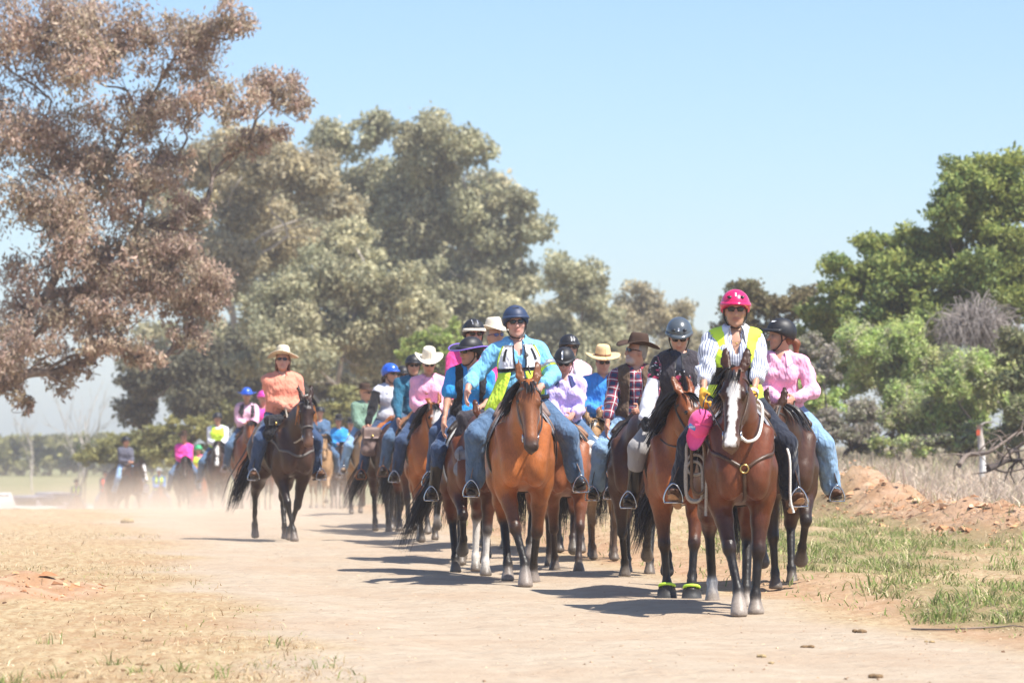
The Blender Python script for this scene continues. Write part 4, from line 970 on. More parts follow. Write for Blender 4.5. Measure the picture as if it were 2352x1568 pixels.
def paint_face(V, C, fr, p):
    """white markings on the face"""
    kind = p.get('mark')
    rel = V - fr['o']; u = rel @ fr['a']; v = rel @ fr['b']; w = rel @ fr['c']
    wob = .008 * fbm(np.stack([u * 30, w * 30, v * 0], -1), 2)
    white = np.array((.72, .69, .65))
    if kind == 'blaze':
        half = np.interp(u, [.02, .08, .13, .25, .40, .50, .60], [.0, .022, .04, .030, .026, .04, .045])
        m = (np.abs(w - .006 + wob) < half) & (v > -.085) & (u > .03) & (u < .575)
    elif kind == 'star':
        m = ((u - .12) ** 2 + (w * 1.3 + wob) ** 2 < .026 ** 2) & (v > -.03)
    elif kind == 'face':
        half = np.interp(u, [.0, .06, .2, .4, .6], [.01, .05, .065, .05, .05]); m = (np.abs(w + wob) < half) & (v > -.11) & (u > .02) & (u < .52)
    elif kind == 'snip':
        half = np.interp(u, [.05, .1, .16, .3, .45], [.0, .012, .022, .010, .008]); m = (np.abs(w + wob) < half) & (v > -.08) & (u > .06) & (u < .40)
    else: return C
    C[m] = white
    return C

def sub(S, *regs):
    return [q for q in S if q['reg'] in regs]

def surf(prims, o, d, off=0.0, t0=0.0):
    """march from inside point(s) o along d to the surface"""
    o = np.asarray(o, float); d = np.asarray(d, float)
    o, d = np.broadcast_arrays(o, d); t = np.full(o.shape[:-1], t0)
    for _ in range(14):
        g = sdf(prims, o + d * t[..., None]); t = np.clip(t - g * .95, 0, 1.2)
    return o + d * (t + off)[..., None]

def strands(name, roots, paths, width, colr, parent, material, seed=1):
    """tapered hair ribbons; paths (n, m, 3)"""
    r = np.random.default_rng(seed); n, m = paths.shape[:2]
    d = np.gradient(paths, axis=1); side = np.cross(d, r.normal(size=(n, 1, 3))); side /= np.linalg.norm(side, axis=-1, keepdims=True) + 1e-9
    w = (width * (0.6 + 0.8 * r.random((n, 1, 1)))) * np.interp(np.linspace(0, 1, m), [0, .5, 1], [1, .85, .12])[None, :, None]
    V = np.stack([paths - side * w, paths + side * w], 2).reshape(-1, 3)
    i = np.arange(n)[:, None] * (2 * m); j = np.arange(m - 1)[None, :] * 2
    k = (i + j)[..., None] + np.array([0, 1, 3, 2]); Q = k.reshape(-1, 4)
    tint = (0.7 + 0.6 * r.random((n, 1, 1))) * np.ones((1, 2 * m, 1))
    C = (np.asarray(colr) * tint).reshape(-1, 3)
    return mesh_np(name, V, Q, material, parent, True, cols=C)

def grav_hair(prims, roots, d0, length, m, out, r, fall=.55, clear=.012):
    n = len(roots); P = np.zeros((n, m, 3)); P[:, 0] = roots
    d = np.asarray(d0, float) * np.ones((n, 3)) + r.normal(size=(n, 3)) * .12
    L = length * (0.75 + .5 * r.random(n)); st = (L / (m - 1))[:, None]
    for k in range(1, m):
        d = d / (np.linalg.norm(d, axis=1, keepdims=True) + 1e-9)
        d = d + np.array([0, 0, -fall]) + out * .1
        d = d / (np.linalg.norm(d, axis=1, keepdims=True) + 1e-9)
        q = P[:, k - 1] + d * st
        if prims is not None:
            e = .01
            for _ in range(2):
                g = sdf(prims, q); gr = np.stack([sdf(prims, q + np.eye(3)[ax] * e) - g for ax in range(3)], -1)
                gr /= np.linalg.norm(gr, axis=1, keepdims=True) + 1e-9
                q = q + gr * np.maximum(clear - g, 0)[:, None]
        P[:, k] = q
    return P

def make_horse(name, label, loc, rz, scale, p, group=None):
    t = empty(name, loc, rz, scale); tag(t, label, 'horse', group)
    r = np.random.default_rng(p.get('seed', 1)); far = p.get('far', 0)
    S, fr = horse_prims(p)
    h = (.0205, .034, .055)[far]
    V, Q, C = poly(S, h, clip=[((0, 0, 0.0), (0, 0, -1))], tau=.010)
    C = paint_face(V, C, fr, p)
    # sunbleached / dusty mottling of the coat belongs to the coat
    C = C * (1 + .10 * fbm(V * 5.0 + p.get('seed', 1) * 3.1, 2))[:, None]
    dust = np.clip((.16 - V[:, 2]) / .16, 0, 1) * .16
    C = C * (1 - dust[:, None]) + np.array((.36, .25, .17)) * dust[:, None]
    mesh_np('body', V, Q, MAT['coat'], t, True, cols=np.clip(C, 0, 1))
    H, c, a, b = fr['H'], fr['c'], fr['a'], fr['b']
    mc = np.array(p.get('mane', (.014, .011, .010)))
    # eyes
    if far < 2:
        for s in (-1, 1):
            m = MB(); m.ball(H(.165, .022, .088 * s), .021, 8, 6); m.build('eye', MAT['eye'], t)
    # mane and forelock
    ms = p.get('mane_side', 1); nm = (230, 100, 30)[far]
    u = r.random(nm); u.sort()
    crest = spline([fr['poll'] + b * .05 - a * .03, (fr['poll'] + fr['n1']) / 2 + nrm(np.array([0, fr['n1'][1] * 0 + .5, .5])) * .13,
                    fr['n1'] + nrm(np.array([0, .55, .8])) * .19, P3(0, .33, 1.50)], 60)
    rt = crest[(u * 59).astype(int)] + r.normal(size=(nm, 3)) * .008
    out = fr['lat'] * ms
    P = grav_hair(sub(S, 'neck'), rt, out * .9 + np.array([0, 0, .5]), p.get('mane_len', .26), 6, out, r, fall=.5)
    fl = (46, 20, 6)[far]
    rt2 = H(-.02, .055, 0) + c * r.normal(size=(fl, 1)) * .022
    P2 = grav_hair(sub(S, 'head'), rt2, a * .8 + b * .6, p.get('forelock', .15), 6, a, r, fall=.05, clear=.012)
    strands('mane', None, np.concatenate([P, P2]), (.007, .012, .026)[far], mc, t, MAT['hair'], p.get('seed', 1))
    # tail
    nt_ = (380, 170, 44)[far]; dock = P3(0, -.80, 1.28); sw = p.get('tail_swing', 0.0); tl = p.get('tail_len', .85)
    mid = P3(sw * .25, -.93, 1.02); end = P3(sw * .75, -.90 - abs(sw) * .05, 1.28 - tl)
    base = spline([dock, P3(sw * .08, -.90, 1.22), mid, (mid + end) / 2 + P3(sw * .06, 0, 0), end], 9)
    spread = np.array([.022, .038, .046, .050, .052, .054, .052, .05, .045])[None, :, None]
    off = r.normal(size=(nt_, 1, 3)) * spread * np.array([1, .7, .35])
    cut = (0.7 + .45 * r.random(nt_))[:, None, None]
    P = base[0] + (base[None] - base[0]) * cut + off + r.normal(size=(nt_, 9, 3)) * .010 + .035 * np.sin(np.linspace(0, 2.6, 9)[None, :, None] + r.random((nt_, 1, 3)) * 6.28) * np.linspace(0, 1, 9)[None, :, None] * np.array([1, .6, .3])
    strands('tail', None, P, (.005, .010, .026)[far], np.array(p.get('tail', mc)), t, MAT['hair'], p.get('seed', 1) + 5)
    return t, S, fr

# ------------------------------------------------------------------ tack
def strap(S, pts, w, name, material, parent, off=.006, n=24, normal_out=None):
    """flat strap through pts pushed onto the surface"""
    m = MB(); c = spline(pts, n)
    e = .008
    g = sdf(S, c); gr = np.stack([sdf(S, c + np.eye(3)[ax] * e) - g for ax in range(3)], -1); gr /= np.linalg.norm(gr, axis=1, keepdims=True) + 1e-9
    c = c + gr * np.maximum(off - g, -0.05)[:, None]
    d = np.gradient(c, axis=0); d /= np.linalg.norm(d, axis=1, keepdims=True) + 1e-9
    sd = np.cross(d, gr); sd /= np.linalg.norm(sd, axis=1, keepdims=True) + 1e-9
    G = np.stack([c - sd * w / 2, c + gr * .002, c + sd * w / 2], 1)
    m.shell(G, -.004)
    return m.build(name, material, parent)

def head_ring(S, fr, u, v, n=20, half=False, a0=0, a1=360):
    ang = np.radians(np.linspace(a0, a1, n)); o = fr['H'](u, v, 0)
    d = np.cos(ang)[:, None] * fr['c'] + np.sin(ang)[:, None] * fr['b']
    return surf(S, o, d, .004)

def add_bridle(t, S, fr, tk, far=0):
    lm = MAT[tk.get('leather', 'leather_dark')]; H = fr['H']; S = [q for q in sub(S, 'head') if q['op'] == 'u']
    br = MB(); wid = tk.get('strap_w', .020)
    def band(pts, w, closed=False):
        c = np.asarray(pts); e = .006
        g = sdf(S, c); gr = np.stack([sdf(S, c + np.eye(3)[ax] * e) - g for ax in range(3)], -1); gr /= np.linalg.norm(gr, axis=1, keepdims=True) + 1e-9
        c = c + gr * np.maximum(.006 - g, 0)[:, None]
        d = np.gradient(c, axis=0); d /= np.linalg.norm(d, axis=1, keepdims=True) + 1e-9
        sd = np.cross(d, gr); sd /= np.linalg.norm(sd, axis=1, keepdims=True) + 1e-9
        br.shell(np.stack([c - sd * w / 2, c + gr * .002, c + sd * w / 2], 1), -.004)
    root = None
    band(head_ring(S, fr, .055, -.03, 20, a0=-15, a1=195), tk.get('brow_w', wid * 1.3))        # browband
    band(head_ring(S, fr, .0, -.05, 20, a0=-30, a1=210), wid)                                  # crownpiece
    if tk.get('noseband', True): band(head_ring(S, fr, .36, -.07, 26), wid * tk.get('nose_w', 1.0))
    side = {}
    for s in (-1, 1):
        pts = np.array([H(.0, -.06, .1 * s), H(.09, -.07, .11 * s), H(.2, -.075, .1 * s), H(.33, -.08, .075 * s), H(.455, -.095, .06 * s)])
        dirs = fr['c'] * s
        q = surf(S, pts - fr['c'] * s * .09 * np.array([1, 1, 1, .8, .6])[:, None], np.tile(dirs, (5, 1)), .003)
        band(spline(q, 18), wid)
        side[s] = q[-1]
    band(spline(surf(S, np.array([H(.02, -.1, 0)] * 9), np.array([fr['c'] * math.cos(x) + fr['b'] * math.sin(x) for x in np.radians(np.linspace(180, 360, 9))]), .004), 16), wid * .8)   # throatlash
    bo = br.build('bridle', lm, t)
    if far < 2:
        for s in (-1, 1):
            m = MB(); m.torus(side[s] + fr['c'] * s * .012, fr['a'], fr['b'], .032, .006, 14, 5); m.build('bit_ring', MAT['steel'], bo)
    return side

def add_girth(t, S, f, w, material, name='girth'):
    m = MB(); ang = np.radians(np.linspace(100, 440, 36)); G = []; S = sub(S, 'trunk')
    for df in (-w / 2, 0, w / 2):
        o = P3(0, f + df, 1.12); d = np.stack([np.cos(ang), 0 * ang, np.sin(ang)], -1); G.append(surf(S, o, d, .009))
    m.shell(np.array(G).transpose(1, 0, 2), .006)
    return m.build(name, material, t)

def wrap_patch(S, f0, f1, a0, a1, off, nf=14, na=18, corner=.0, f_slope=0.0):
    """surface patch over the back; angles from straight up, degrees; returns (na, nf, 3)"""
    an = np.radians(np.linspace(a0, a1, na))[:, None]; k = np.abs(np.linspace(a0, a1, na))[:, None] / max(abs(a0), abs(a1))
    edge = corner * np.maximum(0, k - .7) / .3; w = np.linspace(0, 1, nf)[None]
    f = (f0 + edge) * (1 - w) + (f1 - edge) * w + f_slope * k
    o = np.stack([0 * f, -f, np.full_like(f, 1.16)], -1)
    d = np.stack([np.sin(an) + 0 * f, 0 * f, np.cos(an) + 0 * f], -1)
    return surf(S, o, d, off)

def add_saddle(t, S, tk, far=0):
    lm = MAT[tk.get('saddle', 'leather_brown')]; S = sub(S, 'trunk')
    pad = MB(); G = wrap_patch(S, tk.get('pad_f0', -.50), tk.get('pad_f1', .26), -tk.get('pad_a', 78), tk.get('pad_a', 78), .014, corner=.08, f_slope=.04)
    pad.shell(G, -.016)
    pad.build('saddle_cloth', MAT[tk.get('pad', 'pad_dark')], t)
    top = surf(S, P3(0, -.10, 1.2), np.array([0, 0, 1.0]))[2]
    topw = surf(S, P3(0, .16, 1.2), np.array([0, 0, 1.0]))[2]
    pr = [cone(P3(0, .12, topw + .045), P3(0, -.12, top + .035), .075, .10, None, .05, (0, 0, 1), .5),
          cone(P3(0, -.12, top + .035), P3(0, -.28, top + .045), .11, .12, None, .05, (0, 0, 1), .5),
          cone(P3(-.15, -.27, top + .045), P3(0, -.34, top + .10), .035, .035, None, .05), cone(P3(.15, -.27, top + .045), P3(0, -.34, top + .10), .035, .035, None, .05),
          cone(P3(0, .12, topw + .05), P3(0, .18, topw + .085), .05, .035, None, .04)]
    for s in (-1, 1):
        pr += [cone(P3(0, .15, topw + .06), P3(.15 * s, .15, topw - .05), .04, .04, None, .04),
               cone(P3(.15 * s, .14, topw - .02), P3(.22 * s, .19, topw - .09), tk.get('kneepad', .035), .03, None, .03)]
    V, Q, _ = poly(pr, (.014, .02, .03)[far])
    so = mesh_np('saddle', V, Q, lm, t)
    for s in (-1, 1):
        fl = MB(); G = wrap_patch(S, -.12, .24, 14 * s, 72 * s, .034, 10, 12, corner=.05, f_slope=.06)
        fl.shell(G, -.010 * s); fl.build('flap', lm, so)
    return so

def add_stirrup(so, S, foot, s, tk, far=0):
    """foot: ball-of-foot point; leather hangs from the flap"""
    m = MB(); S = sub(S, 'trunk')
    st = foot + np.array([0, 0, .135])
    p0 = surf(S, P3(0, .10, 1.16), nrm(np.array([.93 * s, 0, .38])), .05)
    c = spline([p0, (p0 + st) / 2 + np.array([.02 * s, -.02, 0]), st], 10)
    w = np.array([0, 1.0, 0]) * tk.get('leather_w', .022)
    m.shell(np.stack([c - w, c + w], 1), .006 * s)
    lo = m.build('stirrup_leather', MAT[tk.get('saddle', 'leather_brown')], so)
    m = MB(); hw = .066
    prof = [(-hw, 0), (-hw - .006, .03), (-hw * .78, .09), (-.015, .135), (.015, .135), (hw * .78, .09), (hw + .006, .03), (hw, 0)]
    R = Rz(tk.get('toe_out', .25) * s)
    q = np.array([foot + R @ np.array([x, 0, z - .02]) for x, z in prof])
    m.tube(spline(q, 22), .008, 5)
    m.box(foot + np.array([0, 0, -.022]), (hw, .022, .006), R)
    return m.build('stirrup', MAT[tk.get('stirrup', 'steel')], so)

def add_reins(t, side, hands, material, r=.008, sag=.06, far=0):
    for s in (-1, 1):
        h = hands.get(s) if isinstance(hands, dict) else hands
        if h is None: continue
        a = side[s]; mid = (a + h) / 2 + np.array([.03 * s, 0, -sag])
        m = MB(); m.tube(spline([a, mid, h], 14), r, 5); m.build('rein', material, t)
# ------------------------------------------------------------------ riders (same local frame as their horse: facing -Y, left side on +X)
SKIN = (.50, .27, .185)
def make_person(label, loc, rz, scale, p, group=None):
    t = empty('person', loc, rz, scale); tag(t, label, 'person', group)
    far = p.get('far', 0); r = np.random.default_rng(p.get('seed', 3))
    fem = p.get('sex', 'f') == 'f'; fat = p.get('fat', 1.0); skin = np.array(p.get('skin', SKIN))
    seat = p.get('seat', (0, -.07, 1.565)); piv = P3(*seat)
    Rt = Rz(math.radians(p.get('yaw', 0))) @ Ry(math.radians(p.get('roll', 0))) @ Rx(math.radians(p.get('lean', 3)))
    U = lambda x, f, z: piv + Rt @ P3(x, f, z)             # upper body, z from the hip
    sw = (.172 if fem else .197) * (.7 + .3 * fat)
    shoulder = {s: U(sw * s, 0, .445) for s in (-1, 1)}
    hip = {s: piv + P3(.095 * s, 0, -.01) for s in (-1, 1)}
    knee = {s: P3(*p.get('knee', {}).get(s, (.35, .21, 1.27)) * np.array([s, 1, 1])) for s in (-1, 1)}
    ank = {s: P3(*p.get('ankle', {}).get(s, (.40, .05, .875)) * np.array([s, 1, 1])) for s in (-1, 1)}
    tgt = {s: P3(*p.get('hands', {}).get(s, (.07, .24, 1.70)) * np.array([s, 1, 1])) for s in (-1, 1)}
    elbow, wrist = {}, {}
    for s in (-1, 1):
        a, w = shoulder[s], tgt[s]; L1, L2 = .285, .255
        d = np.linalg.norm(w - a); d2 = min(d, (L1 + L2) * .995); w = a + (w - a) * d2 / d; d = d2
        e = nrm(w - a); x = (L1 ** 2 - L2 ** 2 + d * d) / (2 * d); h_ = math.sqrt(max(L1 ** 2 - x * x, 0))
        pole = np.array(p.get('pole', {}).get(s, (.45, .75, -.6))) * np.array([s, 1, 1]); pole = pole - e * (pole @ e)
        elbow[s] = a + e * x + nrm(pole) * h_; wrist[s] = w
    hy, hp, hr = (math.radians(p.get(k, v)) for k, v in (('head_yaw', 0), ('head_pitch', 0), ('head_roll', 0)))
    Rh = Rt @ Rz(hy) @ Ry(hr) @ Rx(hp)
    nb = U(0, -.005, .52); O = U(0, .012, .682)
    Hd = lambda x, f, z: O + Rh @ P3(x, f, z)

    def torso(i=0.0, sh=1.0, arm=False):
        g = fat
        S = [ell(U(0, 0, .03), np.array([.165 * g, .125 * g, .12]) + i, None, .05, R=Rt), ell(U(0, .005, .17), np.array([(.125 if fem else .14) * g, .10 * g, .15]) + i, None, .07, R=Rt),
             ell(U(0, .01, .36), np.array([.150 if fem else .17, .112, .16]) * (.5 + .5 * g) + i, None, .06, R=Rt),
             cone(U(-sw * .86 * sh, -.005, .452), U(sw * .86 * sh, -.005, .452), .052 + i, .052 + i, None, .05),
             cone(U(0, -.01, .50), U(-sw * .7 * sh, -.01, .468), .05 + i * .7, .042 + i, None, .05), cone(U(0, -.01, .50), U(sw * .7 * sh, -.01, .468), .05 + i * .7, .042 + i, None, .05),
             cone(U(0, 0, .47), U(0, 0, .525), .085 + i * .6, .062 + i * .5, None, .05)]
        if g > 1.05: S.append(ell(U(0, .05 * g, .13), np.array([.13 * g, .10 * g, .13]) + i, None, .06, R=Rt))
        if fem:
            for s in (-1, 1): S.append(ell(U(.072 * s, .085, .335), np.array([.068, .055, .066]) * (.4 + .6 * g) + i, None, .04, R=Rt))
        return S
    def arm(s, i=0.0, upto=1.0, g=None):
        g = (1.0 if fem else 1.12) * (.6 + .4 * fat) if g is None else g
        S = [cone(shoulder[s], elbow[s], .056 * g + i, .043 * g + i, None, .018)]
        if upto > 1: S.append(cone(elbow[s], elbow[s] + (wrist[s] - elbow[s]) * (upto - 1), .042 * g + i, (.042 - .014 * (upto - 1)) * g + i, None, .02))
        elif upto < 1: S = [cone(shoulder[s], shoulder[s] + (elbow[s] - shoulder[s]) * upto, .056 * g + i, .05 * g + i * 1.3, None, .04)]
        return S
    def leg(s, i=0.0, upto=2.0, flare=0.0):
        g = .75 + .25 * fat
        S = [cone(hip[s], knee[s], .112 * g + i, .076 * g + i, None, .05)]
        if upto > 1: S.append(cone(knee[s], knee[s] + (ank[s] - knee[s]) * (upto - 1), .072 * g + i, .068 * g - .018 * (upto - 1) + i + flare, None, .03))
        return S
    def creases(amp, sc, seed):
        return lambda P: amp * (1.0 - 2.2 * np.abs(vnoise(P * sc * .62 * np.array([1.1, 1.1, .75]) + seed * 7.7 + .35 * P[..., [2, 0, 1]] * sc))) * (.55 + .45 * vnoise(P * 4.0 + seed)) + amp * .35 * vnoise(P * sc * 1.7 + seed)
    hb = (.0160, .028, .052)[far]; hf = (.0095, .017, .034)[far]

    # ---- body: one skin surface; fine head and hands are welded into the same mesh
    SK = skin; LIP = skin * np.array([.82, .55, .55])
    parts = []
    S = torso() + [q for s in (-1, 1) for q in arm(s, -.003, 2.0) + leg(s, -.006)]
    for q in S: q['col'] = SK
    parts.append(poly(S, hb * 1.9))
    S = [cone(nb - Rt @ P3(0, 0, .06), O + Rh @ P3(0, -.02, -.05), .058 if fem else .066, .054 if fem else .062, SK, .03),
         ell(Hd(0, -.012, .045), (.076, .096, .092), SK, .03, R=Rh), ell(Hd(0, .025, -.03), (.066, .070, .085), SK, .03, R=Rh),
         ell(Hd(0, .045, -.085), (.046, .045, .034), SK, .03, R=Rh), ell(Hd(0, .078, -.103), (.02, .018, .018), SK, .02, R=Rh),
         cone(Hd(0, .088, .018), Hd(0, .117, -.028), .010, .015, SK * 1.02, .015),
         ell(Hd(0, .082, .036), (.045, .018, .012), SK, .02, R=Rh), ell(Hd(0, .092, -.062), (.025, .010, .010), LIP, .008, R=Rh)]
    for s in (-1, 1):
        S += [ell(Hd(.077 * s, -.005, -.012), (.011, .022, .032), SK * np.array([1, .9, .88]), .01, R=Rh), ell(Hd(.042 * s, .062, -.018), (.024, .026, .024), SK * np.array([1.03, .95, .93]), .02, R=Rh)]
        if not p.get('glasses', True): S.append(ell(Hd(.031 * s, .086, .014), (.013, .008, .007), (.10, .08, .07), .004, R=Rh))
    if p.get('beard'): S += [ell(Hd(0, .058, -.09), (.052, .045, .045), p['beard'], .02, R=Rh), ell(Hd(0, .10, -.05), (.032, .01, .010), p['beard'], .008, R=Rh)]
    parts.append(poly(S, hf, tau=.006))
    gl = p.get('gloves'); hands_m = []
    for s in (-1, 1):
        mode = p.get('grip', {}).get(s, 'rein')
        d = nrm(wrist[s] - elbow[s]); W = wrist[s]
        if mode == 'rein': d = nrm(d + np.array([0, -.5, -.25]))
        if mode == 'down': d = nrm(d + np.array([0, -.15, -.8]))
        n = np.array([-1.0 * s, 0, -.15 if mode != 'rein' else -.25]); n = nrm(n - d * (n @ d)); l = np.cross(n, d) * s
        if l[2] * .6 - l[1] < 0: l = -l
        HC = SK * np.array([1.0, .9, .88]); c1 = {'rein': 62, 'down': 22, 'flat': 12}[mode]
        RR = np.stack([l, d, n], 1)
        S = [cone(W - d * .05, W + d * .02, .027, .027, HC, .02), ell(W + d * .055, (.043, .052, .020), HC, .02, R=RR)]
        for i in range(4):
            b0 = W + d * (.092 - .006 * abs(i - 1)) + l * (.030 - .0195 * i); ln = np.array([.036, .026, .021]) * (1.0, 1.08, 1.0, .82)[i]; an = math.radians(c1 * .35)
            for k in range(3):
                dd = d * math.cos(an) + n * math.sin(an); b1 = b0 + dd * ln[k]
                S.append(cone(b0, b1, .0098 - .0008 * k, .009 - .0008 * k, HC, .006)); b0 = b1; an += math.radians(c1)
        b0 = W + d * .025 + l * .034; th = nrm(l * .75 + d * .75 + n * .35); b1 = b0 + th * .04; S.append(cone(b0, b1, .014, .0115, HC, .012))
        S.append(cone(b1, b1 + nrm(th + d * .5 + n * .4) * .032, .0115, .0095, HC, .006))
        if gl is None: parts.append(poly(S, (.0085, .014, .03)[far], tau=.006))
        else:
            for q in S: q['col'] = None; q['ra' if q['t'] == 'c' else 'r'] = (q['ra'] + .004) if q['t'] == 'c' else q['r'] + .004
            for q in S:
                if q['t'] == 'c': q['rb'] += .003
            V, Q, _ = poly(S, (.0085, .014, .03)[far]); mesh_np('glove', V, Q, gl, t)
    off = 0; VV, QQ, CC = [], [], []
    for V, Q, C in parts: VV.append(V); QQ.append(Q + off); CC.append(C); off += len(V)
    mesh_np('body', np.concatenate(VV), np.concatenate(QQ), MAT['skin'], t, True, cols=np.clip(np.concatenate(CC), 0, 1))

    # ---- clothes
    sh = p['shirt']; up = {'long': 1.93, 'cuffed': 1.6, 'elbow': 1.25, 'short': .62}[sh.get('sleeve', 'long')]
    wr = sh.get('crease', .021); lo_ = sh.get('loose', .027)
    ST = torso(lo_) + [ell(U(0, .012, .085), np.array([.155 * fat, .125 * fat, .065]) + lo_, None, .05, R=Rt)]; SA = {s: arm(s, lo_ * .95, up) for s in (-1, 1)}
    S = ST + SA[-1] + SA[1]
    if up > 1.2:
        for s in (-1, 1):
            w0 = elbow[s] + (wrist[s] - elbow[s]) * (up - 1); dn = nrm(wrist[s] - elbow[s])
            if sh.get('sleeve') in ('cuffed', 'elbow'): S.append(cone(w0 - dn * .04, w0, .062, .060, None, .006))
    v = sh.get('v', .06)
    if v > 0:
        S.append(cone(U(0, .10, .56), U(0, .135, .50 - v), .05, .012, None, .008, op='s'))
    S.append(cone(nb + Rt @ P3(0, .005, .005), nb + Rt @ P3(0, .02, .1), .060, .075, None, .01, op='s'))
    V, Q, _ = poly(S, hb, clip=[(U(0, 0, sh.get('hem', -.045) if not p.get('belt') else .03), Rt @ P3(0, 0, -1))], noise=creases(wr, 13, p.get('seed', 3)))
    # cloth coordinates (around, along) for woven patterns
    loc_ = (V - piv) @ Rt; u = np.arctan2(loc_[:, 0], -loc_[:, 1]) * .15; vv = loc_[:, 2].copy(); tor = sdf(ST, V); zz_ = -np.ones(len(V))
    for s in (-1, 1):
        near = sdf(SA[s], V) < tor - .004
        a, e, w = shoulder[s], elbow[s], wrist[s]
        for (A_, B_, o_) in ((a, e, 0), (e, w, .285)):
            ax = nrm(B_ - A_); rel = V - A_; al = rel @ ax; x1 = nrm(np.cross(ax, (0, 1, .2))); x2 = np.cross(ax, x1)
            m_ = near & ((al > 0) if o_ else (al <= .285)); u[m_] = (np.arctan2(rel @ x2, rel @ x1) * .055)[m_]; vv[m_] = (al + o_)[m_]; zz_[m_] = (al + o_)[m_]
    so = mesh_np('shirt', V, Q, sh['mat'], t, True, vattr={'pat': np.stack([u, vv, zz_], -1)})
    if sh.get('collar', True) and far < 2:
        m = MB(); th = np.radians(np.linspace(32 if v > 0 else 12, 328 if v > 0 else 348, 22)); pop = sh.get('pop', 0.0)
        fr_ = np.clip((np.cos(th) + .2), 0, 1)
        ring = lambda rx, ry, z, dz: np.array([U(math.sin(x) * rx, .012 + math.cos(x) * ry, z - dz * k) for x, k in zip(th, fr_)])
        G = np.stack([ring(.068, .068, .535 + pop * .5, .02), ring(.076, .076, .562 + pop, .02), ring(.098 + pop * .3, .102 + pop * .3, .548 + pop * .7, .03), ring(.138, .158, .510 + pop * .4, .095)], 1)
        m.shell(G, .005); m.build('collar', sh.get('collar_mat', sh['mat']), so)
    vs = p.get('vest')
    if vs:
        S = torso(lo_ + .013 + vs.get('puff', 0), sh=vs.get('sh', .78)) + [ell(U(0, .012, .085), np.array([.155 * fat, .125 * fat, .065]) + lo_ + .013, None, .05, R=Rt)]
        w0, w1 = vs.get('open', (.04, .05))
        fr2 = .23
        for k in range(2): S.append(cone(U(0, fr2, .58), U(0, fr2, -.12), w0, w1, None, .008, n=Rt @ P3(0, 1, 0), q=4.0, op='s') if k == 0 else cone(nb + Rt @ P3(0, .03, .0), nb + Rt @ P3(0, .02, .1), .085, .10, None, .01, op='s'))
        for s in (-1, 1): S.append(cone(shoulder[s] + (shoulder[s] - U(0, 0, .475)) * .10, shoulder[s] + (elbow[s] - shoulder[s]) * .35 + (shoulder[s] - U(0, 0, .475)) * .15, .075, .07, None, .01, op='s'))
        V, Q, _ = poly(S, hb, clip=[(U(0, 0, vs.get('bottom', -.06)), Rt @ P3(0, 0, -1))], noise=creases(.004, 11, p.get('seed', 3) + 2))
        loc_ = (V - piv) @ Rt
        mesh_np('vest', V, Q, vs['mat'], t, True, vattr={'pat': np.stack([loc_[:, 0], loc_[:, 2], -loc_[:, 1]], -1)})
    pa = p['pants']
    S = [ell(U(0, -.005, .02), np.array([.168 * fat, .130 * fat, .115]) + .012, None, .05, R=Rt)]
    tall = p.get('boots', 'short') == 'tall'
    for s in (-1, 1): S += leg(s, pa.get('loose', .016), 1.35 if tall else 1.94, 0.0 if tall else pa.get('flare', .012))
    V, Q, _ = poly(S, hb, noise=creases(pa.get('crease', .015), 13, p.get('seed', 3) + 4))
    po = mesh_np('jeans' if pa.get('jeans', True) else 'breeches', V, Q, pa['mat'], t)
    if p.get('belt'):
        m = MB(); th = np.linspace(0, 2 * np.pi, 30)
        G = np.array([[U(math.sin(x) * (.178 * fat + .022), .008 + math.cos(x) * (.140 * fat + .022), .035 + dz) for dz in (-.018, .018)] for x in th])
        m.shell(G, .006); bo = m.build('belt', p['belt'], t)
        m = MB(); m.box(U(0, .172 * fat, .035), (.024, .004, .018)); m.build('buckle', MAT['brass'], bo)
    feet = {}
    bm = p.get('boot_mat', MAT['leather_dark']); sole = p.get('sole_mat', MAT['leather_dark'])
    for s in (-1, 1):
        to = math.radians(p.get('toe_out', {}).get(s, 16)) * s; tu = math.radians(p.get('toe_up', 10))
        fd = Rz(to) @ np.array([0, -math.cos(tu), math.sin(tu)]); dn = Rz(to) @ np.array([0, math.sin(-tu), -math.cos(tu)]); sd = np.cross(fd, dn)
        an = ank[s]; heel = an + dn * .055 - fd * .035; ball = an + dn * .068 + fd * .115; toe = ball + fd * .055
        FR = np.stack([sd, fd, dn], 1)
        S = [cone(an - dn * .06, an + dn * .03, .046, .042, None, .02), cone(heel, ball, .036, .042, None, .03, dn, .85), cone(ball, toe, .043, .032, None, .02, dn, .68), cone(an + dn * .01, ball, .042, .036, None, .03)]
        if tall: S.append(cone(knee[s] + (ank[s] - knee[s]) * .18, an, .072, .05, None, .03))
        V, Q, _ = poly(S, (.011, .016, .03)[far]); bo = mesh_np('boot', V, Q, bm, t)
        if far < 2:
            pr = [cone(heel + dn * .045, ball + dn * .042 + fd * .0, .032, .040, None, .02, dn, .22), cone(ball + dn * .042, toe + dn * .036, .040, .034, None, .02, dn, .22), cone(heel + dn * .052 - fd * .008, heel + dn * .052 + fd * .03, .030, .030, None, .01, dn, .5)]
            V, Q, _ = poly(pr, .009); mesh_np('sole', V, Q, sole, bo)
        feet[s] = ball + dn * .045

    # ---- hair
    ha = p.get('hair')
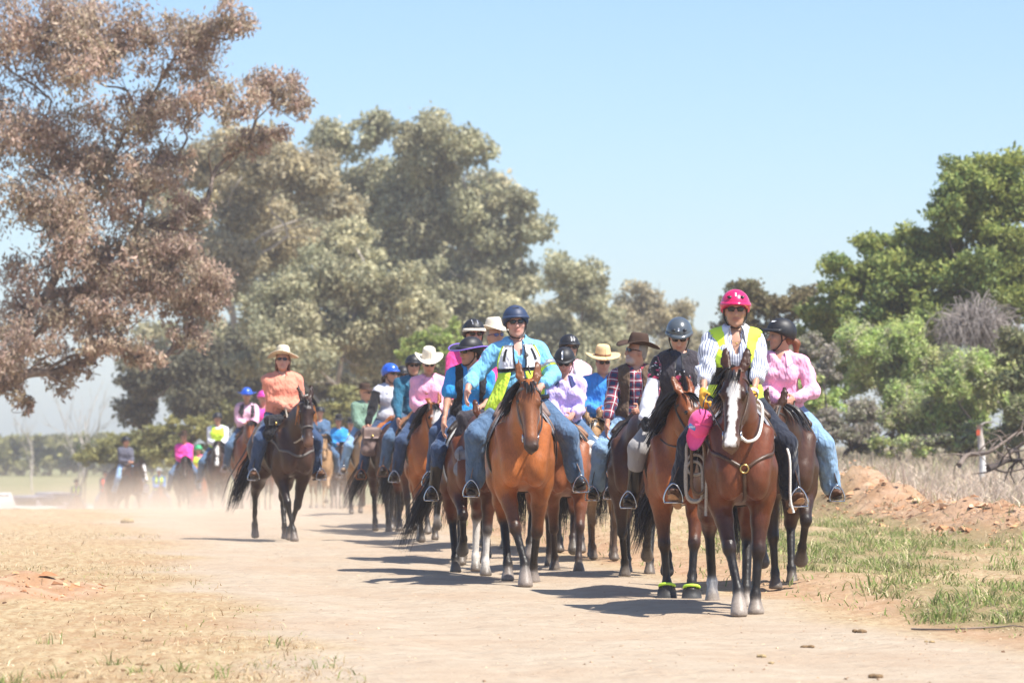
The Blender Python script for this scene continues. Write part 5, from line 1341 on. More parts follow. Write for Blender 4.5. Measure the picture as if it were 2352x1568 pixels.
    if ha:
        hc = np.array(ha['col']); S = [ell(Hd(0, -.028, .04), (.083, .088, .092), hc, .03, R=Rh), ell(Hd(0, -.06, -.03), (.066, .045, .06), hc, .03, R=Rh)]
        S.append(ell(Hd(0, .12, -.03), (.066, .10, .10), None, .02, R=Rh, op='s'))
        k = ha.get('kind')
        if k == 'pony': S += [cone(Hd(0, -.10, -.02), Hd(.0, -.145, -.07), .025, .034, hc, .02), cone(Hd(0, -.145, -.07), Hd(.01, -.14, -.22), .034, .012, hc, .02)]
        if k == 'bob':
            for s in (-1, 1): S += [cone(Hd(.072 * s, -.03, .03), Hd(.078 * s, -.02, -.10), .030, .022, hc, .02)]
            S.append(ell(Hd(0, -.07, -.07), (.075, .04, .08), hc, .03, R=Rh))
        V, Q, C = poly(S, hf * 1.2, noise=lambda P: .004 * fbm(P * np.array([60, 60, 18]), 2)); mesh_np('hair', V, Q, MAT['hairp'], t, True, cols=C)
    # ---- headgear
    hat = p.get('hat')
    if hat:
        kind = hat.get('kind', 'helmet')
        if kind == 'helmet':
            z0 = .052
            S = [ell(Hd(0, -.008, .048), (.110, .134, .116), None, .01, R=Rh), ell(Hd(0, -.03, .02), (.106, .112, .09), None, .03, R=Rh)]
            V, Q, _ = poly(S, hf, clip=[(Hd(0, .11, z0), Rh @ P3(0, .42, -1))]); ho = mesh_np('helmet', V, Q, hat['mat'], t)
            pk = hat.get('peak', .055)
            G = []
            for x in np.radians(np.linspace(-78, 78, 15)):
                e = math.cos(x) ** .6
                G.append([Hd(math.sin(x) * (.108 + k * .010), -.008 + math.cos(x) * (.128 + k * pk * e), z0 + .012 - k * k * .014 - .016 * math.sin(x) ** 2 * k) for k in (0, .5, 1)])
            m = MB(); m.shell(np.array(G), -.007); m.build('visor', hat.get('peak_mat', hat['mat']), ho)
            if hat.get('brim'):
                G = []
                for x in np.radians(np.linspace(0, 360, 33)):
                    wd = .095 + .02 * math.cos(x)
                    G.append([Hd(math.sin(x) * (.105 + k * wd), -.01 + math.cos(x) * (.125 + k * wd), z0 - .005 + (.05 * math.sin(x) ** 2 - .022) * k * k) for k in (0, .33, .66, 1)])
                G = np.array(G); m = MB(); m.shell(G, .006); b2 = m.build('brim', hat['mat'], ho)
                m = MB(); m.tube(G[:, -1], .0075, 5, caps=False); m.build('brim_edge', hat['brim'], b2)
            for (x, f, z, rx, rz_) in hat.get('vents', []):
                d_ = nrm(np.array([x / .110 ** 2, -(f + .008) / .134 ** 2 * 1, (z - .048) / .116 ** 2])); q = Hd(x, f, z); m = MB()
                m.ball((0, 0, 0), (rx, .006, rz_), 10, 7)
                for a_ in m.v: a_[:] = a_ @ (Rh @ Rx(-math.atan2(d_[2], abs(d_[1]) + 1e-6)) @ Rz(0)).T + q
                m.build('vent', MAT['black_plastic'], ho)
            for (x, f, z, rx, rz_, mt) in hat.get('marks', []):
                th = math.asin(min(1, max(-1, (z - .048) / .116))); m = MB(); G = []
                for a_ in np.linspace(-1, 1, 6):
                    zz = z + a_ * rz_; cz = math.sqrt(max(1 - ((zz - .048) / .116) ** 2, 0))
                    G.append([Hd(xx, -.008 + .134 * math.sqrt(max(cz ** 2 - (xx / .110) ** 2, 0)) + .003, zz) for xx in (x - rx, x, x + rx)])
                m.shell(np.array(G), .003); m.build('helmet_stripe', mt, ho)
            if far < 2:
                m = MB()
                for s in (-1, 1): m.tube(spline([Hd(.088 * s, .02, .02), Hd(.082 * s, .012, -.05), Hd(.05 * s, .055, -.115), Hd(0, .07, -.125)], 12), .006, 5); m.tube(spline([Hd(.088 * s, -.05, .0), Hd(.082 * s, .008, -.045)], 5), .005, 4)
                m.build('chin_strap', MAT['black_plastic'], ho)
        else:
            ch = hat.get('crown', .125); bw = hat.get('brim_w', .10); curl = hat.get('curl', .05); tilt = hat.get('tilt', 0.0); droop = hat.get('droop', .02)
            rings = []
            for k, zz in ((.0, ch - hat.get('dent', .03)), (.35, ch - hat.get('dent', .03) * .6), (.68, ch), (.80, ch - .012), (.90, ch * .6), (.97, ch * .2), (1.03, 0), (1.2, -.003)):
                rings.append((k * .088, k * .108, zz, 0))
            for k in (.25, .5, .75, 1.0): rings.append((.09 + .9 * bw * k, .112 + bw * 1.0 * k, -.003, k))
            G = []
            for x in np.linspace(0, 2 * np.pi, 41):
                row = []
                for (rx, ry, zz, k) in rings:
                    pin = 1 - hat.get('pinch', .18) * (zz > ch * .5) * max(0, math.cos(x)) ** 2
                    z_ = zz + k * k * (curl * abs(math.sin(x)) ** 2.2 - droop * math.cos(x) ** 2) + .006 * k * math.sin(3 * x + p.get('seed', 3))
                    row.append(Hd(math.sin(x) * rx * pin, -.012 + math.cos(x) * ry + tilt * z_, .078 + z_ + .05 * tilt * math.cos(x) * k))
                G.append(row)
            m = MB(); m.shell(np.array(G), -.005); ho = m.build('hat', hat['mat'], t)
            if hat.get('band'):
                m = MB(); m.shell(np.array([[Hd(math.sin(x) * .0925, -.012 + math.cos(x) * .1125, .078 + z_) for z_ in (.004, .028)] for x in np.linspace(0, 2 * np.pi, 31)]), .003); m.build('hat_band', hat['band'], ho)
    if p.get('glasses', True) and far < 2:
        m = MB()
        for s in (-1, 1):
            a_ = np.linspace(0, 2 * np.pi, 12, endpoint=False); G = []
            for k in (0.02, .6, 1.0, 1.0):
                dz = .006 if k == 1.0 and len(G) == 3 else 0
                G.append([Hd(.033 * s + .028 * k * np.sign(math.cos(x)) * abs(math.cos(x)) ** .7, .102 - .010 * (k * math.cos(x) * s > 0) * abs(math.cos(x)) * k - dz, .014 + .019 * k * np.sign(math.sin(x)) * abs(math.sin(x)) ** .7) for x in a_])
            m.grid(np.array(G), close_v=True)
            m.tube([Hd(.058 * s, .09, .020), Hd(.074 * s, .05, .020), Hd(.079 * s, -.01, .012)], .0045, 4)
        m.tube([Hd(-.012, .100, .02), Hd(0, .106, .022), Hd(.012, .100, .02)], .004, 4)
        m.build('sunglasses', p.get('lens', MAT['lens']), t)
    info = dict(U=U, Hd=Hd, Rt=Rt, Rh=Rh, wrist=wrist, elbow=elbow, shoulder=shoulder, feet=feet, knee=knee, ank=ank, torso=torso, arm=arm, piv=piv, hip=hip)
    return t, info

def torso_patch(info, infl, z0, z1, a0, a1, n=10, m=10, skew0=0, skew1=0):
    """grid on the rider's chest surface; angles in degrees from straight ahead, + towards the left (+X)"""
    U, Rt = info['U'], info['Rt']; S = info['torso'](infl, )
    zz = np.linspace(z0, z1, n); w = np.linspace(0, 1, m); P = np.zeros((n, m, 3)); D = np.zeros((n, m, 3))
    for i, z in enumerate(zz):
        k = i / (n - 1)
        an = np.radians((a0 + skew0 * k) * (1 - w) + (a1 + skew1 * k) * w)
        P[i] = U(0, 0, z); D[i] = np.stack([np.sin(an), -np.cos(an), 0 * an], -1) @ Rt.T
    return surf(S, P, D, 0.0)
# ------------------------------------------------------------------ the riders and their horses
BAY = (.225, .062, .016); DKBAY = (.115, .030, .009); ORANGE = (.33, .10, .024); BROWN = (.055, .022, .011); BUCK = (.34, .20, .095); CHEST = (.24, .075, .026)
RIDE = 'mounted riders on the dirt road'; HERD = 'saddled horses walking along the dirt road'
CAST = {}
def mount(key, x, Y, top, hz, rz, tk, hlabel, plabel, heading=0.0, hat_top=2.41, scl=None):
    X = (x - 1176) * Y / FPX; zg = float(height(X, Y)); zt = CAM_H - (top - HORIZON) * Y / FPX
    sc_ = float(np.clip((zt - zg) / hat_top, .86, 1.14)) if scl is None else scl
    far = 0 if Y < 34.5 else (1 if Y < 60 else 2)
    hz.setdefault('far', far); rz.setdefault('far', far); hz.setdefault('seed', len(CAST) + 3); rz.setdefault('seed', len(CAST) * 3 + 5)
    loc = (X, Y, zg - .005); h = math.radians(heading)
    t, S, fr = make_horse('horse', hlabel, loc, h, sc_, hz, HERD)
    pt, info = make_person(plabel, loc, h, sc_, rz, RIDE)
    side = add_bridle(t, S, fr, tk, far); so = add_saddle(t, S, tk, far); add_girth(t, S, .14, .10, MAT[tk.get('girth', 'leather_dark')])
    for s in (-1, 1): add_stirrup(so, S, info['feet'][s], s, tk, far)
    if tk.get('reins', True):
        hd = {s: info['wrist'][s] + np.array([0, -.05, -.02]) for s in (-1, 1)}
        for s in (-1, 1):
            if rz.get('grip', {}).get(s, 'rein') != 'rein': hd[s] = info['wrist'][-s] + np.array([0, -.05, -.02])
        add_reins(t, side, hd, MAT[tk.get('rein_mat', 'leather_dark')], tk.get('rein_r', .008), tk.get('sag', .08))
    CAST[key] = dict(t=t, S=S, fr=fr, p=pt, i=info, so=so, side=side, sc=sc_, far=far)
    return CAST[key]
def wave_child(name, pts, r, mt, parent, n=20, k=5, up=None, flat=1.0):
    m = MB(); m.tube(spline(pts, n), r, k, flat=flat, up=up); return m.build(name, mt, parent)
HAIRB = (.035, .018, .010); HAIRR = (.17, .055, .022); HAIRG = (.30, .27, .24); HAIRL = (.28, .17, .08)

# A: the lead rider
VENT = [(-.048, .10, .105, .020, .012), (.048, .10, .105, .020, .012)]
A_ = mount('A', 1690, 26.4, 662, dict(coat=DKBAY, face=(.060, .024, .014), muzzle=(.12, .07, .045), mark='blaze', neck_yaw=-9, head_yaw=-5, head_pitch=60, neck=.06, legs=('mid', 'toe', 'fwd', 'back'), cross={'fr': .045}, narrow=.085, hoof=(.26, .22, .185), socks={'hr': 1}, sock_col=(.45, .45, .46), mane_len=.2, mane_side=-1, tail_swing=.1),
    dict(shirt=dict(mat=MAT['stripe'], sleeve='elbow', v=.13, pop=.03), vest=dict(mat=MAT['hivis'], open=(.070, .105), bottom=-.05, sh=.98), pants=dict(mat=MAT['denim_navy']), boot_mat=MAT['boot_brown'], sole_mat=MAT['sole_tan'], gloves=MAT['glove_y'],
         hat=dict(mat=MAT['h_pink'], peak=.05, vents=VENT, marks=[(0, .12, .125, .006, .014, MAT['white_p'])]), hair=dict(col=HAIRB), skin=(.46, .25, .165), hands={-1: (.27, .30, 1.60), 1: (.10, .32, 1.60)}, pole={-1: (.8, .6, -.5), 1: (.9, .5, -.5)}, toe_up=24,
         ankle={-1: (.44, .04, .89), 1: (.41, .04, .86)}, knee={-1: (.36, .20, 1.26), 1: (.35, .21, 1.25)}, lean=2, head_yaw=-2, fat=1.02),
    dict(leather='leather_brown', saddle='leather_brown', pad='pad_sheepskin', reins=False, brow_w=.022, noseband=False), 'dark bay lead horse with white blaze and breastplate nearest the camera', 'woman in pink helmet and striped shirt riding the lead horse', heading=1)
# B
mount('B', 1797, 29.9, 728, dict(coat=BROWN, legs=('high', 'stand', 'fwd', 'lift'), neck_yaw=-18, head_pitch=62, neck=-.12, narrow=.10),
    dict(shirt=dict(mat=MAT['pink_light'], sleeve='long', v=.03), pants=dict(mat=MAT['denim_light'], flare=.03), hat=dict(mat=MAT['h_black'], peak=.06, marks=[(.03, .1, .135, .02, .006, MAT['white_p'])]), hair=dict(col=HAIRR, kind='pony'), head_yaw=-68, yaw=-14, glasses=False,
         hands={1: (.08, .20, 1.68), -1: (.05, .24, 1.67)}, pole={1: (1.0, .4, -.5)}, boot_mat=MAT['boot_brown'], ankle={1: (.43, .06, .88), -1: (.40, .05, .875)}, fat=1.05),
    dict(saddle='leather_brown', pad='pad_dark'), 'near black horse half hidden behind the lead horse at right', 'woman in pale pink shirt with ponytail behind the lead rider', heading=2)
# C
mount('C', 1560, 28.8, 725, dict(coat=BAY, mark='star', neck_yaw=6, head_yaw=34, head_pitch=52, mane_side=-1, mane_len=.34, legs=('fwd', 'stand', 'stand', 'lift'), narrow=.09, hoof=(.035, .033, .032), tail_swing=-.5),
    dict(shirt=dict(mat=MAT['tribal'], sleeve='long', v=0.0), vest=dict(mat=MAT['char_c'], open=(.03, .055), bottom=-.06), pants=dict(mat=MAT['breech'], jeans=False, crease=.002), boots='tall', boot_mat=MAT['boot_black'], gloves=MAT['glove_k'],
         hat=dict(mat=MAT['h_grey'], peak=.045, vents=VENT, marks=[(0, .12, .115, .010, .012, MAT['silver_p'])]), hair=dict(col=HAIRB), head_pitch=20, lean=8, hands={-1: (.30, .22, 1.50), 1: (.08, .26, 1.67)}, skin=(.52, .30, .22)),
    dict(leather='leather_dark', saddle='leather_dark', pad='pad_dark'), 'bay horse with star and lime banded hoof boots left of the lead horse', 'woman in grey helmet and dark vest looking down', heading=-3)
# H
H_ = mount('H', 1197, 30.9, 698, dict(coat=ORANGE, face=(.24, .088, .034), muzzle=(.055, .034, .026), neck_yaw=3, head_yaw=1, head_pitch=60, neck=.0, ears=.02, legs=('back', 'toe', 'lift', 'fwd'), cross={'fr': -.005}, narrow=.085, hoof=(.20, .17, .15), mane_len=.24, mane_side=-1, girth=1.03),
    dict(shirt=dict(mat=MAT['blue_light'], sleeve='cuffed', v=.12), pants=dict(mat=MAT['denim']), belt=MAT['leather_brown'], hat=dict(mat=MAT['h_navy'], peak=.04, marks=[(0, .10, .135, .028, .004, MAT['h_black'])]), hair=dict(col=HAIRB), head_pitch=-4, roll=-4, yaw=3, skin=(.56, .31, .235),
         hands={-1: (.47, .22, 1.66), 1: (.15, .26, 1.68)}, grip={-1: 'down'}, pole={-1: (.6, .9, -.3), 1: (1.0, .3, -.5)}, fat=1.25, knee={-1: (.40, .20, 1.27), 1: (.39, .24, 1.29)}, ankle={-1: (.40, .02, .86), 1: (.47, .10, .90)}, boot_mat=MAT['boot_black']),
    dict(leather='leather_grey', saddle='leather_mauve', pad='pad_grey', brow_w=.05, kneepad=.06, noseband=False, rein_mat='leather_dark'), 'orange bay horse with black legs and wide browband, centre', 'woman in navy helmet and light blue shirt with hi-vis harness', heading=2)
# D
mount('D', 1462, 32.4, 760, dict(coat=(.062, .026, .015), neck_yaw=16, head_yaw=6, head_pitch=66, neck=-.10, legs=('lift', 'back', 'fwd', 'stand')),
    dict(sex='m', shirt=dict(mat=MAT['plaid'], sleeve='cuffed', v=.05), vest=dict(mat=MAT['brown_v'], open=(.06, .085), bottom=-.10), pants=dict(mat=MAT['denim_light']), hat=dict(kind='cowboy', mat=MAT['felt_brown'], brim_w=.115, crown=.115, curl=.035, droop=.03), head_yaw=-62, head_pitch=-7, beard=(.50, .44, .40), hair=dict(col=HAIRG), skin=(.52, .27, .18),
         hands={-1: (.30, .18, 1.45), 1: (.05, .25, 1.68)}, grip={-1: 'down'}, boot_mat=MAT['boot_black'], fat=1.05, lean=4),
    dict(leather='leather_dark', saddle='leather_dark', pad='pad_dark', leather_w=.03), 'dark brown horse between the bay with star and the dun', 'bearded man in brown hat, plaid shirt and brown vest', heading=-4, hat_top=2.45)
# I
mount('I', 1080, 32.9, 770, dict(coat=DKBAY, neck_yaw=4, head_pitch=64, neck=-.13, legs=('stand', 'high', 'stand', 'fwd'), socks={'fl': 2, 'hl': 2}, sock_col=(.62, .58, .53), tail_swing=-.75, hoof=(.10, .09, .08), tail_len=.95),
    dict(shirt=dict(mat=MAT['turq'], sleeve='short', v=.12), vest=dict(mat=MAT['black_c'], open=(.075, .10), bottom=-.05), pants=dict(mat=MAT['denim_dark']), boots='tall', boot_mat=MAT['leather_dark'], hat=dict(mat=MAT['h_black'], peak=.05, brim=MAT['purple']), hair=dict(col=HAIRB), head_yaw=-58, skin=(.50, .27, .18), lean=6,
         hands={-1: (.32, .26, 1.38), 1: (.06, .26, 1.67)}, grip={-1: 'down'}, ankle={-1: (.37, .02, .86), 1: (.40, .05, .875)}, knee={-1: (.33, .21, 1.26), 1: (.35, .21, 1.27)}),
    dict(leather='leather_dark', saddle='leather_dark', pad='pad_white', girth='pad_white'), 'dark bay horse with white socks left of the orange bay', 'woman in turquoise polo and wide brimmed black helmet looking left', heading=6)
# F
mount('F', 1297, 34.3, 795, dict(coat=CHEST, points=(.03, .018, .014), neck_yaw=-26, head_pitch=66, neck=-.12, legs=('fwd', 'back', 'lift', 'back')),
    dict(shirt=dict(mat=MAT['lavender'], collar_mat=MAT['navy'], sleeve='cuffed', v=.05), pants=dict(mat=MAT['denim']), hat=dict(mat=MAT['h_black'], peak=.055, marks=[(-.01, .11, .12, .008, .035, MAT['silver_p'])]), hair=dict(col=HAIRG), head_pitch=22, head_yaw=-8, lean=3, skin=(.54, .28, .21),
         hands={1: (.06, .26, 1.66), -1: (.04, .27, 1.62)}, boot_mat=MAT['boot_black'], ankle={1: (.44, .06, .88), -1: (.40, .05, .875)}),
    dict(saddle='leather_tan', leather='leather_tan', pad='pad_dark', leather_w=.03), 'chestnut horse behind the orange bay, head hidden', 'woman in lavender shirt and navy collar with black helmet', heading=2)
# E
mount('E', 1385, 36.5, 790, dict(coat=BUCK, points=(.07, .045, .03), neck_yaw=-14, head_pitch=66, neck=-.14, legs=('stand', 'back', 'fwd', 'stand')),
    dict(sex='m', shirt=dict(mat=MAT['blue_royal'], v=.04), pants=dict(mat=MAT['denim_light']), hat=dict(kind='cowboy', mat=MAT['straw'], brim_w=.12, crown=.12, curl=.025, droop=.015, band=MAT['leather_tan']), head_yaw=10, head_pitch=8, hair=dict(col=HAIRG), skin=(.55, .29, .20), fat=1.15, lean=2),
    dict(saddle='leather_tan', pad='pad_white'), 'dun horse with dark legs under the straw hatted man', 'man in royal blue shirt and straw hat', heading=0, hat_top=2.45)
# G
mount('G', 1308, 39.0, 765, dict(coat=BAY, neck=-.1, legs=('fwd', 'stand', 'stand', 'back')),
    dict(shirt=dict(mat=MAT['pink_pale'], v=.03), vest=dict(mat=MAT['white_c'], open=(.05, .08)), pants=dict(mat=MAT['denim']), hat=dict(mat=MAT['h_black'], peak=.05, marks=[(.0, .12, .11, .004, .03, MAT['silver_p']), (.03, .11, .11, .004, .03, MAT['silver_p'])]), hair=dict(col=HAIRB), head_yaw=12),
    dict(), 'bay horse hidden behind the lavender shirted rider', 'rider in black helmet behind the lavender shirted woman', heading=0)
# J, K
mount('J', 1088, 36.3, 730, dict(coat=BROWN, neck=-.12, neck_yaw=-8, legs=('stand', 'fwd', 'back', 'stand'), tail_swing=-.3),
    dict(sex='m', shirt=dict(mat=MAT['pink_hot'], v=.04), pants=dict(mat=MAT['denim_dark']), hat=dict(mat=MAT['h_black'], peak=.06, peak_mat=MAT['felt_cream'], marks=[(-.03, .11, .13, .004, .022, MAT['silver_p']), (.02, .12, .13, .006, .018, MAT['silver_p'])]), hair=dict(col=HAIRB), head_yaw=14, hands={-1: (.22, .30, 1.58), 1: (.06, .25, 1.68)}),
    dict(), 'brown horse behind the turquoise polo rider', 'rider in hot pink shirt and black helmet with tan peak')
mount('K', 1136, 40.2, 728, dict(coat=DKBAY, neck=-.05, legs=('fwd', 'back', 'stand', 'stand')),
    dict(sex='m', shirt=dict(mat=MAT['grey_shirt'], v=.03), pants=dict(mat=MAT['denim']), hat=dict(kind='cowboy', mat=MAT['felt_cream'], brim_w=.11, crown=.125, curl=.055, droop=.03, tilt=.1), head_yaw=32, head_pitch=-6, hair=dict(col=HAIRG), lens=MAT['lens_purple']),
    dict(), 'dark bay horse hidden behind the hi-vis harness woman', 'man in cream hat and purple lenses behind navy helmet', hat_top=2.45)
# L
mount('L', 985, 42.2, 797, dict(coat=ORANGE, mark='face', neck_yaw=4, head_yaw=12, head_pitch=58, legs=('lift', 'back', 'stand', 'fwd'), mane_side=-1, mane_len=.3, socks={'fl': 1, 'hr': 2}, sock_col=(.62, .58, .53), narrow=.08),
    dict(shirt=dict(mat=MAT['pink_light'], v=.04), pants=dict(mat=MAT['denim_dark']), hat=dict(kind='cowboy', mat=MAT['felt_cream'], brim_w=.10, crown=.13, curl=.055, droop=.02), head_pitch=16, head_yaw=5, hair=dict(col=HAIRL), hands={-1: (.06, .23, 1.68), 1: (.08, .24, 1.65)}),
    dict(saddle='leather_brown', pad='pad_dark', leather='leather_dark'), 'bay horse with broad white face left of the dark tails', 'woman in pink shirt and cream cowboy hat', heading=3, hat_top=2.45)
mount('M', 950, 45.3, 812, dict(coat=DKBAY, legs=('fwd', 'stand', 'back', 'stand'), neck_yaw=14, head_pitch=64, neck=-.1, tail_swing=-.4),
    dict(sex='m', shirt=dict(mat=MAT['teal'], v=.02), pants=dict(mat=MAT['denim']), hat=dict(mat=MAT['h_black'], peak=.055), hair=dict(col=HAIRB), hands={-1: (.24, .26, 1.46), 1: (.06, .24, 1.67)}, grip={-1: 'down'}),
    dict(saddle='leather_tan', stirrup='leather_tan'), 'dark bay horse beside the white faced bay', 'rider in teal jacket behind the cream hatted woman', heading=8)
mount('N', 926, 48.8, 838, dict(coat=BAY, legs=('stand', 'back', 'fwd', 'stand'), neck=-.12, neck_yaw=12, tail_swing=-.3),
    dict(shirt=dict(mat=MAT['check'], sleeve='elbow', v=.04), pants=dict(mat=MAT['denim']), hat=dict(mat=MAT['h_black'], peak=.05), hair=dict(col=HAIRB), hands={-1: (.25, .26, 1.42), 1: (.06, .24, 1.67)}, grip={-1: 'down'}),
    dict(saddle='leather_brown'), 'bay horse partly hidden behind the teal jacketed rider', 'rider in pale pink checked shirt beside the teal jacket', heading=8)
O_ = mount('O', 896, 47.0, 832, dict(coat=BROWN, legs=('back', 'fwd', 'stand', 'stand'), neck=-.14, neck_yaw=16, tail_swing=-.6),
    dict(shirt=dict(mat=MAT['silver'], v=.05), pants=dict(mat=MAT['denim_dark']), hat=dict(mat=MAT['h_blue'], peak=.04), hair=dict(col=HAIRB, kind='pony'), head_yaw=26, yaw=10, hands={-1: (.36, .18, 1.47), 1: (.06, .24, 1.67)}, grip={-1: 'down'}),
    dict(saddle='leather_orange', stirrup='leather_orange', pad='pad_blue'), 'brown horse with orange stirrup leathers and mauve saddle bag', 'woman in bright blue helmet and silver gilet with black sleeves', heading=10)
mount('P', 838, 56.0, 877, dict(coat=BUCK, points=(.10, .06, .04), legs=('stand', 'lift', 'back', 'stand'), neck=-.12, neck_yaw=14),
    dict(sex='m', shirt=dict(mat=MAT['green_j'], v=.02), pants=dict(mat=MAT['denim_light']), hat=dict(kind='cowboy', mat=MAT['felt_brown'], brim_w=.10, crown=.11, curl=.015, droop=.03), head_yaw=38, yaw=16, boot_mat=MAT['boot_tan'], hands={-1: (.10, .30, 1.62), 1: (.06, .24, 1.67)}, fat=1.1),
    dict(saddle='leather_mauve'), 'dun horse under the green jacketed rider in the dust', 'man in sage green jacket and brown hat', heading=14, hat_top=2.45)
# Q: coral shirt on the dark horse
Q_ = mount('Q', 652, 43.0, 793, dict(coat=(.048, .022, .014), face=(.05, .026, .018), muzzle=(.15, .075, .045), mark='star', neck_yaw=4, head_yaw=-8, head_pitch=64, neck=.05, legs=('back', 'fwd', 'fwd', 'back'), cross={'fl': .05, 'fr': .05}, narrow=.09, tail_swing=-.55, mane_len=.2, mane_side=1, hoof=(.12, .10, .09)),
    dict(shirt=dict(mat=MAT['coral'], v=.05), pants=dict(mat=MAT['denim_dark']), hat=dict(kind='cowboy', mat=MAT['straw_pale'], brim_w=.12, crown=.12, curl=-.03, droop=-.02, band=MAT['leather_tan']), hair=dict(col=HAIRR, kind='bob'), head_yaw=-10, head_pitch=-12, yaw=-10, fat=1.2, pole={-1: (.55, .9, -1.0), 1: (.55, .9, -1.0)}, hands={-1: (.05, .22, 1.67), 1: (.08, .24, 1.64)}, skin=(.60, .31, .22), boot_mat=MAT['boot_brown']),
    dict(saddle='leather_dark', pad='rug', rein_mat='rope', rein_r=.011, sag=.22, leather='leather_grey'), 'dark brown horse with fringed browband walking alone on the left', 'woman in coral shirt and straw hat on the dark horse', heading=19, hat_top=2.44)

# riders further back, in the dust
def far_rider(key, x, Y, top, coat, shirt, hat, hl, pl, heading=8, pants='denim', vest=None, ht=2.41, **kw):
    mount(key, x, Y, top, dict(coat=coat, legs=[('stand', 'fwd', 'back', 'stand'), ('fwd', 'back', 'stand', 'fwd'), ('lift', 'stand', 'fwd', 'back')][len(CAST) % 3], **kw.get('h', {})), dict(shirt=dict(mat=MAT[shirt], v=.03), vest=vest, pants=dict(mat=MAT[pants]), hat=hat, hair=dict(col=HAIRB), **kw.get('p', {})), dict(), hl, pl, heading, ht)
cow = lambda m_: dict(kind='cowboy', mat=MAT[m_]); hel = lambda m_, **k: dict(mat=MAT[m_], peak=.05, **k)
far_rider('R', 567, 70, 888, BAY, 'pinkvest', hel('h_blue', brim=MAT['black_c']), 'bay horse behind the tail of the lone dark horse', 'rider in pale pink hoodie and blue helmet with black brim', vest=dict(mat=MAT['char_c'], open=(.04, .06)))
far_rider('R2', 604, 76, 892, CHEST, 'pink_far', hel('h_magenta'), 'chestnut horse hidden behind the lone dark horse', 'rider in magenta helmet hidden behind the coral shirt')
far_rider('S', 500, 79, 945, BROWN, 'white_c', hel('h_black'), 'dark horse with white blaze below the hi-vis vest', 'rider in black helmet with white sleeves and hi-vis vest', vest=dict(mat=MAT['hivis_plain'], open=(.02, .03)), h=dict(mark='blaze', socks={'fl': 2, 'fr': 2}, sock_col=(.6, .57, .52)), heading=4)
far_rider('T', 423, 84, 988, (.035, .018, .012), 'pink_far', cow('felt_brown'), 'nearly black horse carrying the hot pink far rider', 'rider in hot pink shirt and brown hat in the dust', ht=2.45, heading=6, p=dict(fat=1.15))
far_rider('T2', 456, 97, 1020, BAY, 'pink_hot', hel('h_green'), 'bay horse just behind the hot pink far rider', 'small rider in hi-vis and green helmet beside hot pink rider', vest=dict(mat=MAT['hivis_plain'], open=(.02, .03)))
far_rider('U', 290, 89, 1000, BROWN, 'grey_shirt', hel('h_black'), 'dark brown horse alone in the dust at left', 'rider in dark grey top sitting tall in the dust', heading=34, pants='denim_light', p=dict(head_yaw=30), h=dict(mark='blaze'))
far_rider('W', 243, 122, 1078, CHEST, 'grey_shirt', hel('h_black'), 'chestnut horse low behind the crest under orange vest', 'far rider in orange vest low behind the crest', vest=dict(mat=MAT['hivis_orange'], open=(.03, .04)))
far_rider('V', 366, 126, 1072, BAY, 'blue_royal', hel('h_white'), 'bay horse low behind the crest under white helmet', 'far rider in white helmet and hi-vis vest', vest=dict(mat=MAT['hivis_plain'], open=(.03, .04)))
far_rider('W2', 330, 130, 1090, BUCK, 'white_c', cow('felt_brown'), 'dun horse low behind the crest between two hi-vis riders', 'far rider in white shirt between dark horse and white helmet', ht=2.45)
far_rider('X', 176, 136, 1098, CHEST, 'teal', hel('h_black'), 'chestnut horse farthest left on the road', 'far rider in hi-vis vest farthest left', vest=dict(mat=MAT['hivis_plain'], open=(.03, .04)))
far_rider('Z1', 778, 76, 950, BROWN, 'turq', cow('black_c'), 'dark horse in the dust right of the lone dark horse', 'rider in turquoise top seen beside the lone horse head', ht=2.45)
far_rider('Z2', 806, 90, 958, BAY, 'pink_hot', cow('black_c'), 'bay horse in the dust behind the turquoise rider', 'rider with dark hat and hi-vis vest behind the turquoise rider', vest=dict(mat=MAT['hivis_plain'], open=(.03, .04)), ht=2.45)
far_rider('Z3', 735, 68, 1000, BUCK, 'denim', hel('h_black'), 'pale dun horse behind the legs of the lone dark horse', 'rider in denim shirt hidden by the lone dark horse', h=dict(points=(.3, .18, .09), socks={'fl': 1, 'fr': 1}, sock_col=(.6, .57, .52)))
# ------------------------------------------------------------------ gear on the near horses and riders
def loc2w(e, q):
    """local point of a mounted pair -> world"""
    t = e['t']; q = Rz(t.rotation_euler.z) @ (np.asarray(q, float) * e['sc']); return q + np.array(t.location)
def hang_root(name, e, q, label, cat):
    w = loc2w(e, q); o = empty(name, tuple(w), e['t'].rotation_euler.z, e['sc']); return tag(o, label, cat)
# lead horse: breastplate, rope rein, lead rope coils
e = CAST['A']; S, T, fr = e['S'], e['t'], e['fr']; ST_ = sub(S, 'trunk', 'neck')
ring = surf(ST_, P3(0, .45, 1.07), np.array([0, -1.0, 0]), .012)
bp = None
for s in (-1, 1):
    pts = [P3(.25 * s, .24, 1.28), P3(.245 * s, .42, 1.25), P3(.18 * s, .62, 1.17), ring + np.array([.02 * s, 0, .01])]
    o_ = strap(ST_, pts, .026, 'breastplate_strap', MAT['leather_brown'], T); bp = bp or o_
strap(ST_, [ring + np.array([0, 0, -.02]), P3(0, .74, .96), P3(0, .70, .84), P3(0, .58, .78)], .028, 'breastplate_strap', MAT['leather_brown'], T)
m = MB(); m.torus(ring + np.array([0, -.008, 0]), (1, 0, 0), (0, 0, 1), .030, .007, 16, 6); m.build('breastplate_ring', MAT['brass'], T)
lw, rw = e['i']['wrist'][1], e['i']['wrist'][-1]; b1, b0 = e['side'][1], e['side'][-1]
